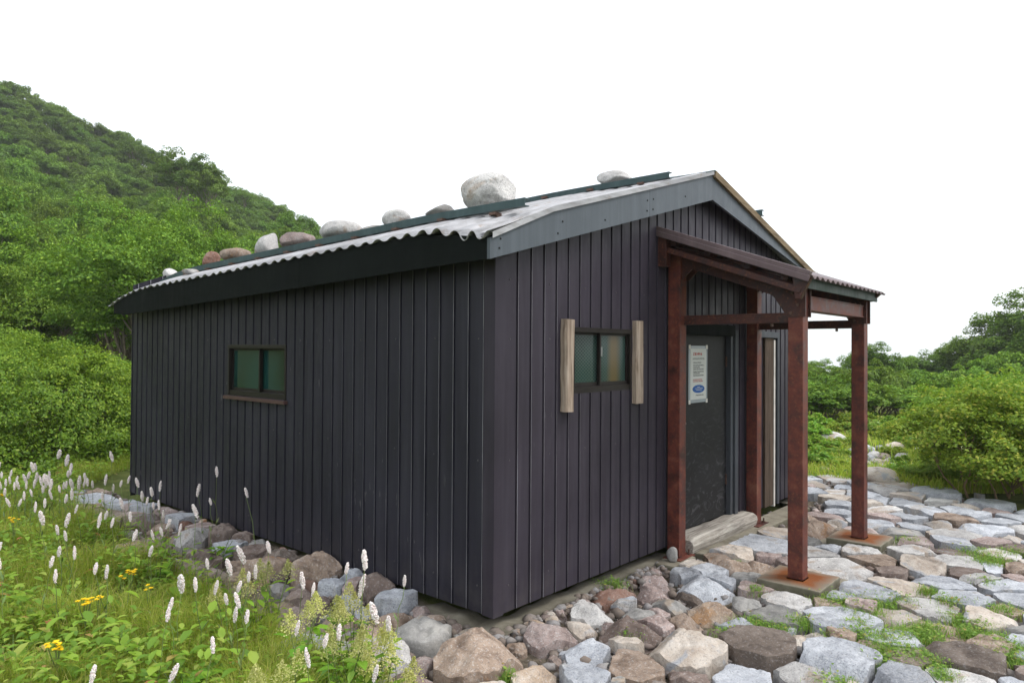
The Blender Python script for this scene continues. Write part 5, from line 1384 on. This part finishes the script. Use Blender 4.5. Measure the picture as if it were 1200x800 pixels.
# weeds in the joints of the paving
tufts = [(720, 684, 6), (745, 742, 5), (888, 729, 7), (856, 741, 5), (1000, 706, 11), (985, 700, 9), (1054, 700, 9), (1020, 712, 9), (1008, 728, 5), (990, 743, 6), (1045, 757, 9), (1030, 745, 8), (1075, 737, 8), (1092, 732, 7), (1085, 742, 7), (1130, 720, 7), (1148, 728, 9), (1165, 742, 8), (1180, 710, 9), (1150, 642, 9), (1158, 652, 7), (1172, 650, 6), (1068, 629, 5), (1040, 775, 7), (983, 799, 8), (1110, 789, 6), (1060, 765, 8), (1190, 765, 9), (1100, 775, 7), (1190, 640, 5), (865, 660, 3), (1055, 742, 7), (1038, 764, 8), (1195, 755, 8), (1140, 738, 5), (600, 795, 4), (890, 690, 4), (943, 727, 6), (918, 736, 5), (1025, 700, 7), (1115, 700, 6), (1092, 688, 4), (1160, 676, 5), (1075, 760, 6), (1010, 735, 6)]
P1, H1, P2 = [], [], []
for px, py, s in tufts:
    p = at_z(px, py, -.10); D = RF(p[0], p[1])[1]; sp_ = s * D / F * 1.5
    m = int(110 + s * 52); c = np.array([p[0], p[1], -.115])
    g_ = rgm.normal(size=(m, 3)) * np.array([sp_, sp_, 0]); P1.append(c + g_); H1.append(rgm.uniform(.03, .075, m))
    m = int(14 + s * 7); g_ = rgm.normal(size=(m, 3)) * np.array([sp_ * .9, sp_ * .9, .012]); g_[:, 2] += rgm.uniform(.02, .06, m); P2.append(c + g_)
P1 = np.concatenate(P1); H1 = np.concatenate(H1)
tag(blade_mesh('joint_grass', P1, H1, rgm.uniform(.001, .0024, len(P1)), .8, rgm, LEAF['weed']), 'fine green grass growing in the joints of the paving', 'grass', kind='stuff')
P2 = np.concatenate(P2); tag(herb_leaves('joint_weeds', P2, np.full(len(P2), .024), (-.1, .8), rgm, LEAF['weed'], aspect=.6), 'small leafy weeds growing in the joints of the paving', 'weeds', kind='stuff')

# ------------------------------------------------------------------ bistort flowers
FL = """71 539 13;80.5 546 12;85 556 11;82 562 9;132.5 541 12;40 554.5 13;43.5 554 8;1 554 8;4 564 8;15 562 6;13.6 570 9;9 573 8;2.6 576 7;22 568.5 6;19 577 8;23 575.5 11;8 584 7;31.5 568.5 10;35.7 564 9;33 576 8;42.5 574 10;45 566 10;50 570 10;54 567.6 12;57.7 569.4 12;61 571 11;60 563 8;56 574 9;52.5 580 10;62 574.6 12;39 584.6 9;30.6 588 9;61.6 586 10;72 579.5 9;77 576 9;80 574.6 9;86 573.7 13;95 572 14;101.5 564.6 9;101 573 9;104.6 571 10;110.6 573.7 9;126 568 10;144 572.5 8;153 567.6 9;163 571 12;135 577.6 8;190 574.6 10;180 581.6 12;169 587 12;175 592 8;145 596 13;122.5 588.6 10;80 591 11;86.6 586 12;92 602.6 10;55 596.5 10;44 601 10;26 596 8;12 596 11;51.6 614 18;81.7 616 15;119.5 615.4 14;127 609.6 11;134.4 618.4 9;155.4 611 12;70 627.5 9;79.6 634.6 10;161 632.7 14;181.5 632 10;192 628 11;200.4 619 11;188.6 596.5 9;182.4 598 8;194 607.5 9;180 651 14;72.6 653 12;90.7 654 5;64 664.8 13;2.6 649.5 7;2.6 667.4 11;256 557 11;234.7 579 13;249 592 9;231.5 603.8 16;291 581 12;201 618.6 11;214 625 8;317.8 644.5 15;286 654 24;246.4 665 13;271.7 668.5 19;303 673.8 14;295 679.5 12;358 683.4 19;216 688.6 25;232.7 689.5 15;257 692.7 9;284 691 9;371 693.5 11;269 706 14;282 707 17;280 724 14;293.6 726 15;352.8 739 14;254 760 19;208.8 793 17;365 773 7;386 753 6;204 714 15;201 725 14;402 743 8;128.6 676 14;115.5 672 11;68.6 682 9;114 796 10;430.6 658 21;428 688 22;410 668 9;477.6 682 10;442.6 720 27;459.6 733 20;445 791 16"""
def mat_spike():
    m, nt, out = new_mat('bistort_blossom'); geo = N(nt, 'ShaderNodeNewGeometry')
    c = ramp(nt, geo.outputs['Random Per Island'], [(0, (.82, .70, .68)), (.35, (.88, .82, .80)), (.8, (.93, .90, .88)), (1, (.72, .54, .53))])
    d = N(nt, 'ShaderNodeBsdfDiffuse', inp={'Color': c}); t = N(nt, 'ShaderNodeBsdfTranslucent', inp={'Color': c}); mx = N(nt, 'ShaderNodeMixShader', inp={0: .08, 1: d.outputs[0], 2: t.outputs[0]}); nt.links.new(mx.outputs[0], out.inputs[0]); return m
SPM = mat_spike(); STM = LEAF['stem']
def spike_mesh(seed, L_=.085, R_=.0125):
    rg = np.random.default_rng(seed); n = 150; t = rg.random(n) ** .9; a = rg.uniform(0, 6.28, n)
    prof = np.sqrt(np.clip(np.sin(np.clip(t * .93 + .05, 0, 1) * math.pi), 0.05, 1)) * rg.uniform(.75, 1.12, n)
    P = np.stack([np.cos(a) * R_ * prof, np.sin(a) * R_ * prof, (t - .5) * L_], 1)
    ico = np.array([(1, 0, 0), (-1, 0, 0), (0, 1, 0), (0, -1, 0), (0, 0, 1), (0, 0, -1)]) * .0042
    V = (P[:, None, :] + ico[None] * rg.uniform(.7, 1.3, (n, 1, 1))).reshape(-1, 3)
    fc = np.array([(0, 2, 4), (2, 1, 4), (1, 3, 4), (3, 0, 4), (2, 0, 5), (1, 2, 5), (3, 1, 5), (0, 3, 5)])
    Fq = (np.arange(n)[:, None, None] * 6 + fc[None]).reshape(-1, 3)
    # core
    k = 8; base = len(V); core = []
    for i in range(5):
        for j in range(k): an = 2 * math.pi * j / k; q = R_ * .8 * math.sin(math.pi * (.12 + .76 * i / 4)) ; core.append((q * math.cos(an), q * math.sin(an), (i / 4 - .5) * L_ * .9))
    cf = []
    for i in range(4):
        for j in range(k): A0, B0 = base + i * k + j, base + i * k + (j + 1) % k; cf += [(A0, B0, B0 + k), (A0, B0 + k, A0 + k)]
    me = idx_mesh('spike', np.concatenate([V, np.array(core)]), np.concatenate([Fq, np.array(cf)])); me.materials.append(SPM); return me
SPK = [spike_mesh(i, .085 + .012 * (i % 3), .0125 + .0012 * (i % 2)) for i in range(5)]
def stem_mesh(dx, dy, dz, seed, r_=.0022):
    rd = random.Random(seed); m = MB(); pts = []
    for i in range(7):
        t = i / 6; b = math.sin(t * math.pi) * .04; pts.append((dx * t ** 1.4 + b * rd.uniform(-.3, .3), dy * t ** 1.4 + b * rd.uniform(-.3, .3), dz * t))
    m.tube(pts, [r_ * (1.3 - .6 * i / 6) for i in range(7)], 5)
    # two narrow stem leaves
    for tt in (.3, .55):
        p = Vector(pts[int(tt * 6)]); a = rd.uniform(0, 6.28); d = Vector((math.cos(a), math.sin(a), 1.2)).normalized(); s_ = Vector((-math.sin(a), math.cos(a), 0)); l = rd.uniform(.05, .09)
        m.add([p, p + d * l * .5 + s_ * .007, p + d * l, p + d * l * .5 - s_ * .007], [(0, 1, 2, 3)])
    me = bpy.data.meshes.new('stem'); me.from_pydata(m.v, [], m.f); me.update(); me.materials.append(STM); me.polygons.foreach_set('use_smooth', [True] * len(me.polygons)); return me
fls = []
for i, s in enumerate(FL.split(';')):
    px, py, ln = map(float, s.split())
    # spike about 8.5 cm long: distance from its length in the photograph, held to a sane stem height
    D0 = F * .092 / max(ln, 8); best = None
    for hh in np.linspace(.30, .80, 26):
        z = .0 + hh
        for _ in range(3):
            p = at_z(px, py, z); z = gz(p[0], p[1]) + hh
        D = RF(p[0], p[1])[1]
        if p[0] > -.12 and p[1] > -.1 and p[0] < 5.5: continue
        if D > 12.5: continue
        c = abs(math.log(D / D0)) + 1.1 * abs(hh - .45)
        if not pip(p[0], p[1], MEADOW): c += .25
        if best is None or c < best[0]: best = (c, p, hh)
    if best is None: continue
    c, p, hh = best; rd = random.Random(i)
    lean = (rd.uniform(-.06, .06), rd.uniform(-.06, .06))
    if abs(px - 291) < 1: lean = (-.02, -.14 * -1)
    bx, by = p[0] - lean[0], p[1] - lean[1]
    if bx > -.06 and by > 0: bx = -.06
    g0 = gz(bx, by); D = RF(p[0], p[1])[1]
    t = empty('bistort_flower', (bx, by, g0), 0, None, 'flower', 'white bistort flowers')
    dx, dy, dz = p[0] - bx, p[1] - by, p[2] - g0
    s0 = min(1.35, max(.75, ln * D / F / .088)); half = .043 * s0
    o = bpy.data.objects.new('stem', stem_mesh(dx, dy, dz - half * .9, i, .0022 + .0000 * D)); COL.objects.link(o); o.parent = t
    o = bpy.data.objects.new('spike', SPK[i % 5]); COL.objects.link(o); o.parent = t; o.location = (dx, dy, dz); tl = .32
    o.rotation_euler = (rd.uniform(-tl, tl), rd.uniform(-tl, tl), rd.uniform(0, 6)); o.scale = (s0 * .92 * max(1, min(1.25, D / 7)),) * 2 + (s0,)
    fls.append((px, py, t, ln))
bk = {}
for px, py, t, ln in fls:
    if py < 600 and px < 120: zn = 'in the far left cluster'
    elif px > 225 and py < 610: zn = "against the hut's dark side wall"
    elif px >= 120 and py < 625: zn = 'above the far corner stones'
    elif px > 395: zn = 'before the near corner boulders'
    elif py < 670: zn = 'in the back of the meadow'
    elif px < 180: zn = 'in the bottom left of the meadow'
    else: zn = 'in the front of the meadow'
    size = 'long' if ln >= 14 else ('short' if ln < 9 else 'plump')
    bk.setdefault((zn, size), []).append((px, t))
for (zn, size), L_ in bk.items():
    L_.sort(key=lambda q: q[0])
    for i, (px, t) in enumerate(L_): tag(t, '%s white bistort spike %s' % (size, zn) + (', ' + ordl(i, len(L_)) if len(L_) > 1 else ''))
# ------------------------------------------------------------------ yellow ragwort, knotweed, dock plants
YEL = mat_plain('yellow_petals', (.85, .60, .015), .6, 0, .15, 30, .2, .0)
def rosette(P0, m, size, rg, hgt, aspect=.45, tilt=(.0, .9), spread=.03):
    g_ = rg.normal(size=(m, 3)) * np.array([spread, spread, 0]); g_[:, 2] = rg.uniform(.05, 1, m) * hgt
    return np.array(P0) + g_
for i, (px, py, n_, hh, lab) in enumerate(((155.7, 676, 5, .30, 'yellow ragwort with the brightest cluster in mid meadow'), (104.6, 712, 6, .30, 'yellow ragwort above the broad leaves in the lower left meadow'), (72, 764, 6, .28, 'yellow ragwort nearest the bottom left corner'), (20, 615, 4, .34, 'yellow ragwort at the left edge below the white flower cluster'), (2.6, 587, 3, .34, 'small yellow ragwort at the very left edge'), (177, 692, 2, .26, 'tiny orange yellow bloom right of the bright ragwort'), (119, 706, 2, .28, 'single yellow bloom right of the lower ragwort'), (146, 680, 2, .28, 'small yellow bloom left of the bright ragwort'))):
    z = .4
    for _ in range(4): p = at_z(px, py, z); z = gz(p[0], p[1]) + hh
    g0 = gz(p[0], p[1]); t = empty('ragwort', (p[0], p[1], g0), 0, lab, 'flower', 'yellow ragwort flowers'); rd = random.Random(i + 50)
    m = MB(); ms = MB(); D = RF(p[0], p[1])[1]
    for k in range(int(n_ * 1.6)):
        a = rd.uniform(0, 6.28); q = rd.uniform(.002, .014 + .004 * n_); c = Vector((q * math.cos(a) * 1.3, q * math.sin(a), hh + rd.uniform(-.022, .022)))
        ms.tube([(0, 0, 0) if k == 0 else (0, 0, hh * .6), (c.x * .6, c.y * .6, hh * .85), tuple(c)], [.0025, .002, .0012], 5)
        for b in range(9):
            a2 = 2 * math.pi * b / 9 + rd.uniform(-.1, .1); r_ = .0155; d = Vector((math.cos(a2), math.sin(a2), rd.uniform(-.1, .35))); s_ = Vector((-math.sin(a2), math.cos(a2), 0)) * .0058
            m.add([c, c + d * r_ * .5 + s_, c + d * r_, c + d * r_ * .5 - s_], [(0, 1, 2, 3)])
        m.tube([c - Vector((0, 0, .003)), c + Vector((0, 0, .005))], [.005, .005], 7)
    ms.build('stem', STM, t); m.build('bloom', YEL, t)
PLANTS = [(325, 676, 7, .42, 1, 'knotweed with pale yellow green panicle, leftmost, before the round brown boulder'), (355, 722, 8, .42, 1, 'tall leafy knotweed with wide yellow panicles left of the boulders'), (381, 716, 8, .42, 1, 'knotweed with the densest yellow panicles beside the flat grey stone'), (418, 712, 7, .45, 1, 'knotweed with bright yellow panicles right in front of the hut corner stones'), (408, 752, 8, .40, 1, 'knotweed with drooping leaves near the speckled white boulder'), (440, 755, 8, .36, 1, 'leafy knotweed at the right end of the meadow'), (478, 792, 6, .22, 1, 'low knotweed panicle poking up among the boulders at the bottom'), (330, 792, 7, .34, 1, 'knotweed with faded panicle at the bottom edge'), (276, 696, 6, .34, 1, 'small knotweed with a short yellow panicle in the middle of the meadow'), (455, 770, 7, .32, 1, 'yellow flowered knotweed next to the tan boulder'),
          (85, 725, 11, .22, 0, 'broad leaved dock with drooping leaves below the yellow ragwort'), (145, 765, 9, .20, 0, 'dock with a single long upright leaf in the lower meadow'), (222, 795, 12, .22, 0, 'dock with large yellowing leaf at the bottom edge'), (360, 790, 11, .26, 0, 'dock with the largest round leaves at the bottom edge'), (150, 715, 9, .22, 0, 'bushy dock between the two yellow ragworts'), (250, 680, 9, .26, 0, 'leafy dock in front of the white grey stone'), (215, 700, 9, .22, 0, 'dark green dock left of the long bistort spikes'), (305, 720, 9, .28, 0, 'upright dock in the gap before the boulders'), (20, 770, 8, .20, 0, 'low dock in the bottom left corner'), (420, 790, 10, .28, 0, 'broad leaved dock below the hut corner knotweeds'), (262, 640, 8, .24, 0, 'light green dock leaning over the stone band'), (190, 668, 8, .22, 0, 'spreading dock at the back edge of the meadow')]
for i, (px, py, sz, hh, pan, lab) in enumerate(PLANTS):
    z = .3
    for _ in range(5): p = at_z(px, py, z); z = gz(p[0], p[1]) + hh * (.95 if pan else .7)
    g0 = gz(p[0], p[1]); rg = np.random.default_rng(800 + i)
    t = empty('knotweed_plant' if pan else 'dock_plant', (p[0], p[1], g0), 0, lab, 'plant', 'flowering knotweed plants' if pan else 'broad leaved dock plants')
    m = MB(); lp = []
    for s_ in range(4 if pan else 3):
        a = rg.uniform(0, 6.28); tip = Vector((math.cos(a) * .09, math.sin(a) * .09, hh * rg.uniform(.75, 1.0))); m.tube([(0, 0, 0), (tip.x * .4, tip.y * .4, tip.z * .5), tuple(tip)], [.004, .003, .002], 5)
        for k in range(7 if pan else 5):
            q = (k + 1) / 8; lp.append((tip.x * q, tip.y * q, tip.z * q * (.95 if pan else 1)))
        if pan:
            n_ = 420; tt = rg.random(n_); gx = rg.normal(size=(n_, 3)) * np.array([.022, .022, .012]) * (1.25 - tt[:, None])
            branch = rg.integers(0, 5, n_); ba = branch * 1.256 + s_
            off = np.stack([np.cos(ba) * .045 * (1 - tt), np.sin(ba) * .045 * (1 - tt), tt * .11 - .02], 1)
            pts = np.array(tip)[None] + gx * .55 + off
            if s_ == 0: allp = pts
            else: allp = np.concatenate([allp, pts])
    m.build('stem', STM, t)
    lv = herb_leaves('leaves', np.array(lp) + rg.normal(size=(len(lp), 3)) * .008, np.full(len(lp), sz * .0125 * (1 if pan else 1.25)), (-.35, .6), rg, LEAF['herb'], aspect=.42 if pan else .5); lv.parent = t
    if pan:
        pm_ = link('panicle', np_mesh('panicle', leaf_quads(allp, rg.normal(size=allp.shape) + np.array([0, 0, .5]), .0085, .8, rg), 4), LEAF['pan'], t)

# ------------------------------------------------------------------ the misty mountain air
zlo = float(np.min(V_GROUND_Z)) - 1.5
hz = MB(); hz.box((-1250, -1240, zlo), (1250, 1260, 78))
m, nt, out = new_mat('mist'); pv_ = N(nt, 'ShaderNodeVolumePrincipled', inp={'Color': (.95, .97, 1, 1), 'Density': .0006, 'Anisotropy': .1}); nt.links.new(pv_.outputs[0], out.inputs['Volume'])
tag(hz.build('haze', m), 'thin mist hanging in the mountain air', 'haze', kind='stuff')
